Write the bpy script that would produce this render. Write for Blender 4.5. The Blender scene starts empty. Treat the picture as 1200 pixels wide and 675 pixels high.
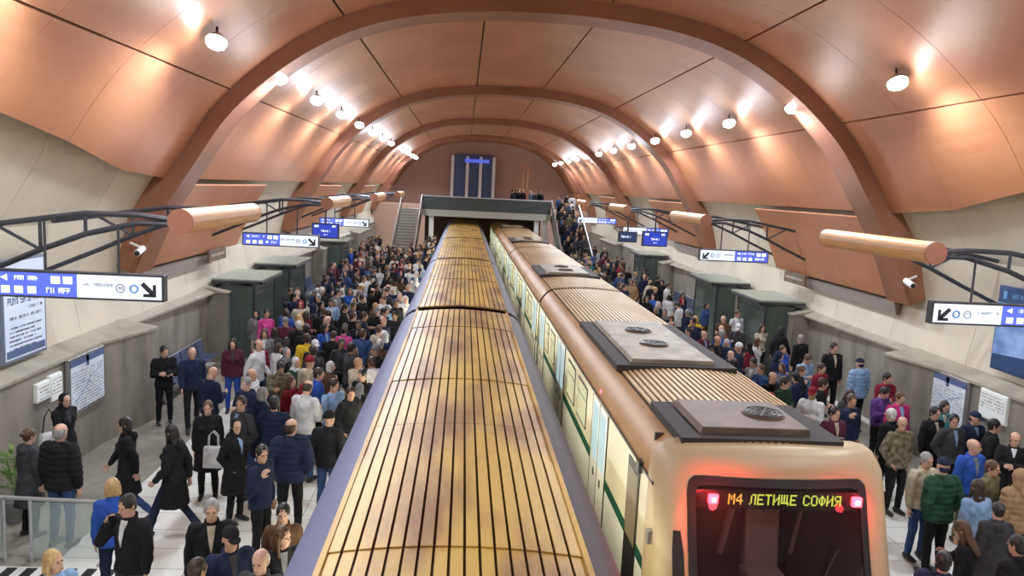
import bpy, bmesh, math, random
import numpy as np
from mathutils import Vector, Matrix

# ------------------------------------------------------------------ camera, world, lights, exposure
sc = bpy.context.scene
col = sc.collection
XC = 1.65                      # middle of the hall (x); y runs along the tracks; z = 0 is the platform
cam_data = bpy.data.cameras.new('camera')
cam_data.sensor_width = 36.0
cam_data.lens = 27.0           # 900 px of focal length on a 1200 px frame
cam_data.clip_start = 0.05
cam_data.clip_end = 300
cam = bpy.data.objects.new('camera', cam_data)
col.objects.link(cam)
sc.camera = cam
CAM_H = 5.4
def camera_axes(f=900.0, vp=(545, 218), roll=2.8):
    r = math.radians(roll)
    fy = Vector(((vp[0]-600)/f, -(vp[1]-337.5)/f, 1.0)).normalized()
    hx = Vector((math.cos(r), -math.sin(r), 0))
    z = hx.cross(fy).normalized()
    if z.y < 0: z = -z
    x = fy.cross(z)
    if x.x < 0: x = -x
    return x, fy, z            # world axes seen from the camera (right, up, forward)
_ax, _ay, _az = camera_axes()
RIGHT = Vector((_ax[0], _ay[0], _az[0])); UP = Vector((_ax[1], _ay[1], _az[1])); FWD = Vector((_ax[2], _ay[2], _az[2]))
mw = Matrix((( RIGHT.x, UP.x, -FWD.x, 0), (RIGHT.y, UP.y, -FWD.y, 0), (RIGHT.z, UP.z, -FWD.z, CAM_H), (0, 0, 0, 1)))
cam.matrix_world = mw
def on_floor(px, py, z):       # point of the horizontal plane at height z that lies along a line of sight
    d = RIGHT*((px-600)/900.0) + UP*(-(py-337.5)/900.0) + FWD
    return Vector((0, 0, CAM_H)) + d*((z-CAM_H)/d.z)

world = bpy.data.worlds.new('world')
sc.world = world
world.use_nodes = True
world.node_tree.nodes['Background'].inputs[0].default_value = (0.62, 0.66, 0.75, 1)
world.node_tree.nodes['Background'].inputs[1].default_value = 0.9
sc.view_settings.view_transform = 'Standard'
sc.view_settings.look = 'None'
sc.view_settings.gamma = 1.0
sc.view_settings.exposure = 0.0
sc.view_settings.use_curve_mapping = False
LAMP_W = 142.0                 # each flood lamp
LAMP_COL = (0.80, 0.89, 1.0)
sc.cycles.max_bounces = 6
sc.cycles.diffuse_bounces = 3
sc.cycles.glossy_bounces = 3
sc.cycles.transparent_max_bounces = 8
sc.cycles.caustics_reflective = False
sc.cycles.caustics_refractive = False
sc.cycles.sample_clamp_indirect = 4.0

rnd = random.Random(7)

# ------------------------------------------------------------------ helpers
def tag(o, label=None, cat=None, group=None, kind=None):
    if label: o['label'] = label
    if cat: o['category'] = cat
    if group: o['group'] = group
    if kind: o['kind'] = kind
    return o
def empty(name, loc=(0, 0, 0), rz=0.0):
    o = bpy.data.objects.new(name, None); o.location = loc; o.rotation_euler = (0, 0, rz)
    col.objects.link(o); return o
def mat(name, c, rough=0.6, metal=0.0, emit=None, es=0.0, c2=None, scale=3.0, bump=0.0, stretch=(1, 1, 1), lo=0.4, hi=0.65, alpha=None, trans=0.0, spec=None, detail=4.0):
    m = bpy.data.materials.new(name); m.use_nodes = True
    nt = m.node_tree; b = nt.nodes['Principled BSDF']
    b.inputs['Base Color'].default_value = (*c, 1); b.inputs['Roughness'].default_value = rough
    b.inputs['Metallic'].default_value = metal
    if spec is not None: b.inputs['Specular IOR Level'].default_value = spec
    if emit:
        b.inputs['Emission Color'].default_value = (*emit, 1); b.inputs['Emission Strength'].default_value = es
    if alpha is not None: b.inputs['Alpha'].default_value = alpha
    if trans: b.inputs['Transmission Weight'].default_value = trans
    if c2 or bump:
        tc = nt.nodes.new('ShaderNodeTexCoord'); mp = nt.nodes.new('ShaderNodeMapping')
        mp.inputs['Scale'].default_value = stretch
        nt.links.new(tc.outputs['Object'], mp.inputs[0])
        nz = nt.nodes.new('ShaderNodeTexNoise'); nz.inputs['Scale'].default_value = scale; nz.inputs['Detail'].default_value = detail
        nt.links.new(mp.outputs[0], nz.inputs['Vector'])
        if c2:
            r = nt.nodes.new('ShaderNodeValToRGB'); r.color_ramp.elements[0].color = (*c, 1); r.color_ramp.elements[1].color = (*c2, 1)
            r.color_ramp.elements[0].position = lo; r.color_ramp.elements[1].position = hi
            nt.links.new(nz.outputs['Fac'], r.inputs[0]); nt.links.new(r.outputs[0], b.inputs['Base Color'])
        if bump:
            bp = nt.nodes.new('ShaderNodeBump'); bp.inputs['Strength'].default_value = bump; bp.inputs['Distance'].default_value = 0.02
            nt.links.new(nz.outputs['Fac'], bp.inputs['Height']); nt.links.new(bp.outputs[0], b.inputs['Normal'])
    return m

class MB:
    def __init__(s): s.v = []; s.f = []; s.m = []; s.mi = 0
    def add(s, vs, fs):
        n = len(s.v); s.v += [tuple(p) for p in vs]; s.f += [tuple(i+n for i in f) for f in fs]; s.m += [s.mi]*len(fs)
    def box(s, x0, x1, y0, y1, z0, z1, M=None):
        vs = [(x, y, z) for x in (x0, x1) for y in (y0, y1) for z in (z0, z1)]
        if M is not None: vs = [tuple(M @ Vector(p)) for p in vs]
        s.add(vs, [(0, 1, 3, 2), (4, 6, 7, 5), (0, 4, 5, 1), (2, 3, 7, 6), (0, 2, 6, 4), (1, 5, 7, 3)])
    def prism(s, pts, a0, a1, axis='y'):      # polygon extruded along an axis
        n = len(pts)
        def P(p, a): return {'y': (p[0], a, p[1]), 'x': (a, p[0], p[1]), 'z': (p[0], p[1], a)}[axis]
        vs = [P(p, a0) for p in pts] + [P(p, a1) for p in pts]
        s.add(vs, [tuple(range(n)), tuple(range(2*n-1, n-1, -1))] + [(i, i+n, (i+1) % n+n, (i+1) % n) for i in range(n)])
    def strip(s, rows, closed=False):         # grid of rows of points
        n = len(rows[0]); vs = [p for r in rows for p in r]; fs = []
        for i in range(len(rows)-1):
            for j in range(n if closed else n-1):
                a = i*n+j; b = i*n+(j+1) % n
                fs.append((a, b, b+n, a+n))
        s.add(vs, fs)
    def tube(s, pts, r, n=8, cap=True):
        pts = [Vector(p) for p in pts]; rr = r if isinstance(r, (list, tuple)) else [r]*len(pts)
        rows = []; pu = None
        for i, p in enumerate(pts):
            d = (pts[min(i+1, len(pts)-1)] - pts[max(i-1, 0)]).normalized()
            if pu is None:
                pu = d.cross(Vector((0, 0, 1)) if abs(d.z) < .9 else Vector((1, 0, 0))).normalized()
            else:
                pu = (pu - d*pu.dot(d)).normalized()
            w = d.cross(pu)
            rows.append([tuple(p + (pu*math.cos(2*math.pi*k/n) + w*math.sin(2*math.pi*k/n))*rr[i]) for k in range(n)])
        s.strip(rows, True)
        if cap:
            s.add(rows[0], [tuple(range(n))]); s.add(rows[-1], [tuple(range(n-1, -1, -1))])
    def build(s, name, mats, parent=None, smooth=False, bevel=0.0):
        me = bpy.data.meshes.new(name); me.from_pydata(s.v, [], s.f)
        bm = bmesh.new(); bm.from_mesh(me); bmesh.ops.recalc_face_normals(bm, faces=bm.faces); bm.to_mesh(me); bm.free()
        for m in (mats if isinstance(mats, (list, tuple)) else [mats]): me.materials.append(m)
        me.polygons.foreach_set('material_index', s.m)
        if smooth: me.polygons.foreach_set('use_smooth', [True]*len(me.polygons))
        o = bpy.data.objects.new(name, me); col.objects.link(o)
        if parent is not None: o.parent = parent
        if bevel:
            b = o.modifiers.new('bevel', 'BEVEL'); b.width = bevel; b.segments = 2; b.limit_method = 'ANGLE'
        return o
def copy_tree(o, parent=None):
    c = o.copy(); col.objects.link(c)
    if parent is not None: c.parent = parent
    for ch in o.children: copy_tree(ch, c)
    return c

# ------------------------------------------------------------------ materials
M = {}
M['copper'] = mat('copper_panel', (.53, .225, .112), .46, .08, c2=(.44, .175, .078), scale=.5, stretch=(1, .6, .6))
M['rib'] = mat('rib_copper', (.33, .135, .08), .5, .1, c2=(.27, .105, .06), scale=.8)
M['dark'] = mat('joint_dark', (.03, .022, .02), .8)
M['cream'] = mat('cream_wall', (.62, .56, .45), .6, c2=(.54, .49, .39), scale=.7)
M['grey_strip'] = mat('soffit_shade', (.30, .26, .23), .7)
M['concrete'] = mat('concrete', (.27, .245, .20), .55, c2=(.17, .155, .125), scale=2.2, bump=.2, stretch=(1, 1, .35))
M['ledge'] = mat('ledge_stone', (.36, .33, .26), .6, c2=(.28, .255, .20), scale=2)
M['asphalt'] = mat('track_ballast', (.05, .05, .05), .9, c2=(.1, .09, .08), scale=30)
M['steel'] = mat('brushed_steel', (.55, .56, .58), .3, .9)
M['dark_steel'] = mat('dark_steel', (.07, .075, .09), .4, .6)
M['black'] = mat('black_plastic', (.012, .012, .014), .45)
M['white'] = mat('white_paint', (.8, .8, .78), .5)
M['glass'] = mat('clear_glass', (.55, .66, .62), .08, alpha=.28)
M['green_glass'] = mat('green_glass', (.13, .17, .145), .12, alpha=.58)
M['canopy_glass'] = mat('canopy_glass', (.36, .40, .33), .25, alpha=.80)
M['wood'] = mat('wood_veneer', (.72, .40, .15), .4, c2=(.60, .30, .10), scale=2, stretch=(12, .8, 12))
M['wood_end'] = mat('wood_end', (.30, .12, .07), .5)
M['sign_white'] = mat('sign_white', (.34, .36, .40), .5, emit=(.86, .93, 1.0), es=.85)
M['sign_blue'] = mat('sign_blue', (.08, .12, .62), .4, emit=(.10, .16, .85), es=.62)
M['sign_glyph'] = mat('sign_glyph', (.9, .9, 1), .4, emit=(.8, .86, 1), es=.9)
M['glyph_grey'] = mat('glyph_grey', (.16, .17, .2), .5)
M['glyph_dark'] = mat('glyph_dark', (.02, .02, .03), .5)
M['glyph_blue'] = mat('glyph_blue', (.12, .3, .6), .5)
M['screen_blue'] = mat('screen_blue', (.02, .03, .25), .2, emit=(.03, .06, .45), es=.8)
M['poster_paper'] = mat('poster_paper', (.72, .80, .92), .35, c2=(.64, .73, .88), scale=1.5)
M['poster_blue'] = mat('poster_blue', (.09, .13, .26), .4)
M['poster_frame'] = mat('poster_frame', (.20, .24, .34), .35, .5)
M['map_paper'] = mat('map_paper', (.70, .76, .78), .4, c2=(.60, .66, .70), scale=9)
M['ad_blue'] = mat('ad_blue', (.10, .20, .45), .3, c2=(.35, .50, .80), scale=1.6, stretch=(1, .7, 2.2), lo=.35, hi=.7)
M['ad_dark'] = mat('ad_dark', (.03, .06, .16), .3)
M['paper'] = mat('notice_paper', (.82, .84, .80), .6)
M['gold_slat'] = mat('gold_slat', (.56, .34, .07), .48, .1, c2=(.24, .11, .03), scale=1.1, stretch=(1.6, .45, 1), lo=.42, hi=.66, detail=7)
M['tan_slat'] = mat('tan_slat', (.52, .37, .18), .5, .05, c2=(.40, .24, .10), scale=.8, stretch=(1, .4, 1))
M['groove'] = mat('roof_groove', (.07, .035, .015), .7)
M['orange_side'] = mat('orange_cantrail', (.44, .235, .085), .5, .1, c2=(.35, .165, .05), scale=1.0, stretch=(1, .5, 1))
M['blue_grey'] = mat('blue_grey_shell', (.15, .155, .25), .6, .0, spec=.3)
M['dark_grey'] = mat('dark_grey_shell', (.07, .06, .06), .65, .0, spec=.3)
M['train_cream'] = mat('train_cream', (.80, .74, .54), .3, .1, spec=.6)
M['cab_cream'] = mat('cab_cream', (.47, .36, .21), .4, .0, spec=.4)
M['train_white'] = mat('train_white', (.85, .85, .80), .3)
M['green_stripe'] = mat('green_stripe', (.01, .09, .06), .35)
M['hatch_grey'] = mat('hatch_grey', (.31, .26, .18), .6, .0, c2=(.20, .165, .11), scale=3)
M['hatch_brown'] = mat('hatch_brown', (.16, .11, .075), .6, .0, c2=(.11, .075, .05), scale=3)
M['lit_window'] = mat('lit_window', (.20, .22, .14), .12, emit=(.75, .72, .42), es=.75, c2=(.05, .06, .04), scale=1.3, stretch=(1, 1.5, .7))
M['car_window'] = mat('car_window_lit', (.3, .3, .25), .15, emit=(.95, .88, .66), es=4.0)
M['door_glass'] = mat('door_glass', (.25, .33, .36), .1, emit=(.50, .66, .70), es=.75)
M['cab_door'] = mat('cab_door', (.20, .16, .10), .4)
M['windscreen'] = mat('windscreen_glass', (.015, .01, .012), .04, alpha=.45)
M['led'] = mat('led_dots', (.3, .35, .05), .5, emit=(.62, .72, .10), es=1.5)
M['led_orange'] = mat('led_dots_orange', (.4, .25, .05), .5, emit=(.95, .50, .08), es=1.5)
M['red_lamp'] = mat('red_lamp', (.8, .02, .03), .3, emit=(1, .03, .05), es=14)
M['red_core'] = mat('red_lamp_core', (1, .6, .6), .3, emit=(1, .55, .6), es=10)
M['lamp_face'] = mat('lamp_face', (1, 1, 1), .3, emit=(.80, .90, 1.0), es=60)
M['interior'] = mat('cab_interior', (.06, .05, .05), .7)
M['seat_grey'] = mat('seat_grey', (.30, .29, .27), .6)
M['bench_blue'] = mat('bench_blue', (.06, .08, .14), .4)
M['leaf'] = mat('leaf', (.12, .22, .05), .5)
M['terra'] = mat('pot_grey', (.2, .2, .19), .6)
def floor_mat():
    m = mat('floor_stone', (.78, .78, .73), .25); nt = m.node_tree; b = nt.nodes['Principled BSDF']
    tc = nt.nodes.new('ShaderNodeTexCoord'); br = nt.nodes.new('ShaderNodeTexBrick')
    br.offset = 0; br.inputs['Scale'].default_value = 1; br.inputs['Brick Width'].default_value = 1.2; br.inputs['Row Height'].default_value = .6
    br.inputs['Mortar Size'].default_value = .008; br.inputs['Color1'].default_value = (.82, .82, .77, 1); br.inputs['Color2'].default_value = (.74, .74, .68, 1)
    br.inputs['Mortar'].default_value = (.35, .34, .30, 1)
    nt.links.new(tc.outputs['Object'], br.inputs['Vector']); nt.links.new(br.outputs['Color'], b.inputs['Base Color'])
    return m
M['floor'] = floor_mat()
M['floor_dark'] = mat('floor_dark_granite', (.30, .28, .23), .35, c2=(.24, .22, .19), scale=6)
M['edge_white'] = mat('platform_edge', (.75, .74, .70), .5)

# ------------------------------------------------------------------ setting: floor, walls, vault
Y0, Y1 = -8.0, 76.0
XL, XR = XC-8.6, XC+8.6
EL, ER = -1.50, 5.08            # platform edges
mb = MB()
mb.box(XL-1.2, EL, Y0, Y1, -1.2, 0); mb.box(ER, XR+1.2, Y0, Y1, -1.2, 0)
tag(mb.build('floor', M['floor']), kind='structure')
mb = MB(); mb.box(XL, XL+1.55, Y0, 44, 0, .012); mb.box(XR-1.55, XR, Y0, 44, 0, .012)
tag(mb.build('floor_border', M['floor_dark']), kind='structure')
mb = MB(); mb.box(EL-.45, EL-.32, Y0, Y1, 0, .01); mb.box(ER+.32, ER+.45, Y0, Y1, 0, .01)
tag(mb.build('floor_edge_line', M['edge_white']), kind='structure')
mb = MB(); mb.box(EL, ER, Y0, Y1, -1.35, -1.15)
tag(mb.build('floor_track_bed', M['asphalt']), kind='structure')

# vault section: half-width offset u and height z of the inner edge of a rib
RIBP = [(8.72, 3.15), (8.15, 4.45), (7.42, 5.62), (6.75, 6.62), (5.9, 7.45), (5.0, 8.10), (4.0, 8.60), (2.8, 8.93), (1.4, 9.10), (0, 9.15)]
def prof(u_):                   # smooth lookup of the rib's inner edge, parameter 0 (springing) .. 1 (crown)
    t = u_*(len(RIBP)-1); i = min(int(t), len(RIBP)-2); k = t-i
    p0 = RIBP[max(i-1, 0)]; p1 = RIBP[i]; p2 = RIBP[i+1]; p3 = RIBP[i+2] if i+2 < len(RIBP) else (-RIBP[-2][0], RIBP[-2][1])
    return [0.5*((2*b)+(-a+c)*k+(2*a-5*b+4*c-d)*k*k+(-a+3*b-3*c+d)*k**3) for a, b, c, d in zip(p0, p1, p2, p3)]
FULL = []                       # from the left springing over the crown to the right springing
N = 48
for i in range(N+1):
    u, z = prof(i/N); FULL.append((-u, z))
for i in range(N-1, -1, -1):
    u, z = prof(i/N); FULL.append((u, z))
def offset(poly, d):            # push the section outward
    out = []
    for i, p in enumerate(poly):
        a = poly[max(i-1, 0)]; b = poly[min(i+1, len(poly)-1)]
        tx, tz = b[0]-a[0], b[1]-a[1]; l = math.hypot(tx, tz)
        out.append((p[0]-tz/l*d, p[1]+tx/l*d))
    return out
ARC = [0.0]
for a, b in zip(FULL, FULL[1:]): ARC.append(ARC[-1]+math.hypot(b[0]-a[0], b[1]-a[1]))
def at_arc(poly, s):
    for i in range(len(ARC)-1):
        if s <= ARC[i+1]:
            k = (s-ARC[i])/(ARC[i+1]-ARC[i]); return (poly[i][0]*(1-k)+poly[i+1][0]*k, poly[i][1]*(1-k)+poly[i+1][1]*k)
    return poly[-1]
def arc_of_u(u):
    best = min(range(len(FULL)), key=lambda i: abs(FULL[i][0]-u)); return ARC[best]
S_IN = offset(FULL, .34); S_BK = offset(FULL, .42); S_OUT = offset(FULL, .85)
RIBS = [2.0, 17.0, 32.0, 47.0, 62.0]
# ribs
for k, y in enumerate(RIBS):
    mb = MB(); rows = []
    for pin, pout in zip(offset(FULL, 0), S_OUT):
        rows.append([(XC+pin[0], y, pin[1]), (XC+pin[0], y+.95, pin[1]), (XC+pout[0], y+.95, pout[1]), (XC+pout[0], y, pout[1])])
    mb.strip(rows, True); mb.add(rows[0], [(0, 1, 2, 3)]); mb.add(rows[-1], [(3, 2, 1, 0)])
    o = mb.build('trim_%d' % (k+1), M['rib'], smooth=False); tag(o, kind='structure')
# panels between ribs
JU = [-7.5, -6.8, -4.2, -1.3, 1.3, 4.2, 6.8, 7.5]
S_LOW = arc_of_u(-7.80); S_HI = arc_of_u(-7.30)
JS = [S_LOW, arc_of_u(-6.45), arc_of_u(-4.15), arc_of_u(-1.28), arc_of_u(1.28), arc_of_u(4.15), arc_of_u(6.45), ARC[-1]-S_LOW]
L_IN = offset(FULL, .13); L_BK = offset(FULL, .19)
def patch(mb, s0, s1, y0, y1, S_IN=S_IN, S_BK=S_BK, t0=None, t1=None):
    """one bent panel; t0, t1: arc positions of its two long edges at y1 where they differ from y0"""
    t0 = s0 if t0 is None else t0; t1 = s1 if t1 is None else t1
    n = max(2, int((s1-s0)/.25)); rows = []
    for i in range(n+1):
        s = s0+(s1-s0)*i/n; t = t0+(t1-t0)*i/n; a = at_arc(S_IN, s); b = at_arc(S_BK, s); c = at_arc(S_IN, t); d = at_arc(S_BK, t)
        rows.append([(XC+a[0], y0, a[1]), (XC+c[0], y1, c[1]), (XC+d[0], y1, d[1]), (XC+b[0], y0, b[1])])
    mb.strip(rows, True); mb.add(rows[0], [(0, 1, 2, 3)]); mb.add(rows[-1], [(3, 2, 1, 0)])
def low_edge(y):                 # before the first rib the lower edge of the panels slopes down towards the rib
    return S_HI+(S_LOW-S_HI)*min(1, max(0, (y-10.5)/5.0))
bays = [(Y0, 2.0)] + [(a+.95, b) for a, b in zip(RIBS, RIBS[1:])] + [(62.95, Y1)]
for k, (a, b) in enumerate(bays):
    mb = MB(); n = max(1, round((b-a)/2.45)); w = (b-a)/n
    for j in range(n):
        ya, yb = a+j*w+.006, a+(j+1)*w-.006
        for q, (s0, s1) in enumerate(zip(JS, JS[1:])):
            if k == 1 and q == 0: patch(mb, low_edge(ya)+.02, s1-.02, ya, yb, t0=low_edge(yb)+.02)
            elif k == 1 and q == len(JS)-2: patch(mb, s0+.02, ARC[-1]-low_edge(ya)-.02, ya, yb, t1=ARC[-1]-low_edge(yb)-.02)
            else: patch(mb, s0+.02, s1-.02, ya, yb)
        if k >= 2 and (j*w) < 5.0:     # the low panels that follow each rib
            patch(mb, .0, S_LOW-.02, ya, yb, L_IN, L_BK); patch(mb, ARC[-1]-S_LOW+.02, ARC[-1], ya, yb, L_IN, L_BK)
    tag(mb.build('ceiling', M['copper'], smooth=False), kind='structure')
# dark backing and outer skin
mb = MB(); B2 = offset(FULL, .46); B3 = offset(FULL, .9); rows = []
for p, q in zip(B2, B3): rows.append([(XC+p[0], Y0, p[1]), (XC+p[0], Y1, p[1]), (XC+q[0], Y1, q[1]), (XC+q[0], Y0, q[1])])
i0 = next(i for i, s in enumerate(ARC) if s >= S_HI); mb.strip(rows[i0:len(rows)-i0], True)
tag(mb.build('ceiling_backing', M['dark']), kind='structure')
mb = MB()                        # brown grey undersides with their shade painted in, below the lowest copper panels
for y in RIBS[1:]:
    for sgn in (-1, 1):
        u0, z0 = FULL[0]; u0 = abs(u0)
        mb.prism([(XC+sgn*(u0+.19), z0-.02), (XC+sgn*(u0+.36), z0-.02), (XC+sgn*(u0+.36), z0-.36), (XC+sgn*(u0+.27), z0-.36)], y+.95, y+6.0)
tag(mb.build('trim_soffit', M['grey_strip']), kind='structure')

# side walls: cream upper wall, concrete lower wall with piers
def upper_wall(name, sgn):
    mb = MB()
    P = [(8.97, 2.1), (9.15, 3.1), (8.83, 4.4), (8.10, 5.6), (7.92, 6.15)]
    y = Y0
    while y < Y1:
        ya, yb = y+.006, min(y+2.9, Y1)-.006
        rows = [[(XC+sgn*u, ya, z), (XC+sgn*u, yb, z), (XC+sgn*(u+.25), yb, z), (XC+sgn*(u+.25), ya, z)] for u, z in P]
        mb.strip(rows, True); y += 2.9
    o = tag(mb.build(name, M['cream']), kind='structure')
    mb = MB(); mb.prism([(XC+sgn*9.12, 2), (XC+sgn*9.3, 3.1), (XC+sgn*9.0, 4.4), (XC+sgn*8.15, 6.2), (XC+sgn*8.6, 6.4), (XC+sgn*9.6, 4), (XC+sgn*9.6, 2)], Y0, Y1)
    tag(mb.build(name+'_backing', M['dark']), kind='structure')
upper_wall('wall_left', -1); upper_wall('wall_right', 1)
NICHE = [(18.0, 22.2), (31.0, 37.5), (44, 50)]
def lower_wall(name, sgn, pier_end):
    mb = MB(); X = lambda u: XC+sgn*u
    mb.prism([(X(8.6), Y0), (X(8.6), 15.1), (X(8.22), 16.7), (X(8.22), 16.9), (X(9.3), 16.9), (X(9.3), Y0)], 0, 2.02, 'z')
    for a, b in [(22.2, 22.6), (25.2, 27.2), (30.0, 31.0), (37.5, 38.6), (41.2, 44.0), (50.0, 56.0)]:
        mb.box(min(X(8.35), X(9.3)), max(X(8.35), X(9.3)), a, b, 0, 2.02)
    mb.box(min(X(8.86), X(9.3)), max(X(8.86), X(9.3)), 16.9, Y1, 0, 2.02)
    tag(mb.build(name, M['concrete']), kind='structure')
    mb = MB()                    # sloping ledge on top
    def ledge(a, b, u, u2=None):
        u2 = u if u2 is None else u2
        r0 = [(X(u-.04), a, 2.0), (X(u-.04), a, 2.05), (X(9.05), a, 2.20), (X(9.2), a, 2.20), (X(9.2), a, 2.0)]
        r1 = [(X(u2-.04), b, 2.0), (X(u2-.04), b, 2.05), (X(9.05), b, 2.20), (X(9.2), b, 2.20), (X(9.2), b, 2.0)]
        mb.strip([r0, r1], True); mb.add(r0, [(0, 1, 2, 3, 4)]); mb.add(r1, [(4, 3, 2, 1, 0)])
    ledge(Y0, 15.1, 8.6); ledge(15.1, 16.7, 8.6, 8.22); ledge(16.7, 16.9, 8.22); ledge(16.9, 22.2, 8.86, 8.70); ledge(22.2, 22.6, 8.35)
    for a, b in [(25.2, 27.2), (30.0, 31.0), (37.5, 38.6), (41.2, 44.0), (50.0, 56.0)]: ledge(a, b, 8.35)
    ledge(31, 37.5, 8.86, 8.7); ledge(44, 50, 8.86)
    tag(mb.build(name+'_ledge', M['ledge']), kind='structure')
lower_wall('wall_left_base', -1, 18); lower_wall('wall_right_base', 1, 18)
# end walls
mb = MB()
END = [(XC+p[0], p[1]) for p in offset(FULL, .5)]
mb.prism([(XL-1, -1.2), (XL-1, 3.1)] + END + [(XR+1, 3.1), (XR+1, -1.2)], 72.0, 72.4)
M['pink_wall'] = mat('pale_end_wall', (.50, .33, .27), .6)
tag(mb.build('wall_back', M['pink_wall']), kind='structure')
mb = MB(); mb.prism([(XL-1, -1.2), (XL-1, 3.1)] + END + [(XR+1, 3.1), (XR+1, -1.2)], Y0-.4, Y0)
tag(mb.build('wall_front', M['cream']), kind='structure')
mb = MB(); mb.box(XL-1, -3.2, 64, 64.3, 0, 3.3); mb.box(6.4, XR+1, 64, 64.3, 0, 3.3)
mb.box(XL-1, XR+1, 64, 72, 3.3, 3.7)
tag(mb.build('wall_platform_end', M['pink_wall']), kind='structure')

# ------------------------------------------------------------------ mezzanine at the far end
mz = empty('mezzanine_bridge', (1.6, 56, 0))
def chb(name, m, boxes, parent, **k):
    mb = MB(); px, py, pz = parent.location
    for b in boxes: mb.box(b[0]-px, b[1]-px, b[2]-py, b[3]-py, b[4]-pz, b[5]-pz)
    return mb.build(name, m, parent, **k)
chb('deck', mat('deck_beam', (.42, .44, .38), .5), [(-3.0, 6.3, 56, 64, 3.15, 3.62)], mz)
chb('parapet', mat('parapet_dark', (.05, .065, .065), .3), [(-3.0, 6.3, 56.0, 56.1, 3.62, 4.55)], mz)
chb('handrail', M['steel'], [(-3.05, 6.35, 55.95, 56.12, 4.55, 4.62)], mz)
for x in (-2.35, 5.35, 6.0): chb('support_column', M['white'], [(x-.17, x+.17, 56.3, 56.7, 0, 3.15)], mz)
tag(mz, 'grey mezzanine bridge with dark parapet crossing above both trains at the hall end', 'bridge')
lf = empty('lift_shaft', (.7, 71, 3.7))
chb('shaft_glass', M['ad_dark'], [(-1.1, 2.5, 71.0, 71.9, 3.7, 8.2)], lf)
for x in (-1.2, .15, 1.35, 2.55): chb('shaft_column', M['white'], [(x-.13, x+.13, 70.7, 71.0, 3.7, 8.1)], lf)
chb('blue_panel', M['sign_blue'], [(-.1, 2.1, 70.6, 70.68, 7.55, 7.85)], lf)
tag(lf, 'tall dark glazed shaft between white columns standing on the mezzanine', 'lift shaft')
for k, x in enumerate((4.9, 5.3)):
    o = MB(); o.box(x-.1, x+.1, 66, 66.2, 3.7, 7.4); o = o.build('slim_column', M['rib'])
    tag(o, 'slim copper-coloured column on the mezzanine, ' + ('nearer the dark glazed shaft' if k == 0 else 'next to the stair head'), 'column')
def stair(name, xa, xb, sgn, label):
    s = empty(name, ((xa+xb)/2, 50, 0)); n = 20; bx = []
    for i in range(n):
        y = 48.2+i*.40; bx.append((xa, xb, y, y+.42, max(0, 3.62*(i)/n-.35), 3.62*(i+1)/n))
    chb('flight', M['floor_dark'], bx, s)
    for x in (xa, xb):
        mb = MB(); mb.add([(x-s.location.x, 48.0-50, 0), (x-s.location.x, 56.1-50, 3.3), (x-s.location.x, 56.1-50, 4.6), (x-s.location.x, 48.0-50, 1.15),
                           (x+.04-s.location.x, 48.0-50, 0), (x+.04-s.location.x, 56.1-50, 3.3), (x+.04-s.location.x, 56.1-50, 4.6), (x+.04-s.location.x, 48.0-50, 1.15)],
                          [(0, 1, 2, 3), (7, 6, 5, 4), (0, 4, 5, 1), (3, 2, 6, 7), (0, 3, 7, 4), (1, 5, 6, 2)])
        mb.build('balustrade', M['green_glass'], s)
        mb = MB(); mb.tube([(x-s.location.x, -2.0, 1.2), (x-s.location.x, 6.1, 4.65)], .05); mb.build('handrail', M['steel'], s)
    tag(s, label, 'stairs')
stair('staircase', -4.5, -3.05, -1, 'stairs with green glass sides rising to the bridge beside the gold-roofed train')
stair('staircase', 6.35, 8.3, 1, 'stairs packed with people rising to the bridge beside the M4 train')

# ------------------------------------------------------------------ trains
def train_profile(hw, top, shoulder=True):
    # (x, z) from the left skirt over the roof edge (left half mirrored later)
    return [(hw, -.95), (hw, .2), (hw, 1.85), (hw-.015, 2.08), (hw-.06, 2.25), (hw-.14, 2.38), (hw-.27, 2.48), (hw-.41, 2.53)]
def shell_side(mb, xc, hw, y0, y1, sgn, lo=-.95, cut=None):
    P = [p for p in train_profile(hw, 2.55)]
    rows = [[(xc+sgn*x, y0, z), (xc+sgn*x, y1, z)] for x, z in P]
    mb.strip(rows)
def crown(x, w): return 2.53+.075*(1-(x/w)**2)
def slats(mb, xc, w, n, fill, y0, y1, th=.022):
    p = 2*w/n
    for i in range(n):
        a = -w+i*p+p*(1-fill)/2; b = a+p*fill
        mb.prism([(xc+a, crown(a, w)-.01), (xc+b, crown(b, w)-.01), (xc+b, crown(b, w)+th), (xc+a, crown(a, w)+th)], y0, y1)
def roof_base(mb, xc, w, y0, y1):
    rows = []
    for i in range(13):
        x = -w+2*w*i/12; rows.append([(xc+x, y0, crown(x, w)), (xc+x, y1, crown(x, w)), (xc+x, y1, crown(x, w)-.06), (xc+x, y0, crown(x, w)-.06)])
    mb.strip(rows, True); mb.add(rows[0], [(0, 1, 2, 3)]); mb.add(rows[-1], [(3, 2, 1, 0)])
def section_end(name, xc, hw, y, parent, m, sc_=1.0, t=.06):
    pts = [(xc-x*sc_, z) for x, z in train_profile(hw, 2.55)] + [(xc, 2.62)] + [(xc+x*sc_, z) for x, z in reversed(train_profile(hw, 2.55))]
    pts = [(x, z if z < 2.3 else z*sc_**.3) for x, z in pts]
    mb = MB(); mb.prism(pts, y, y+t); return mb.build(name, m, parent)

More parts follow.
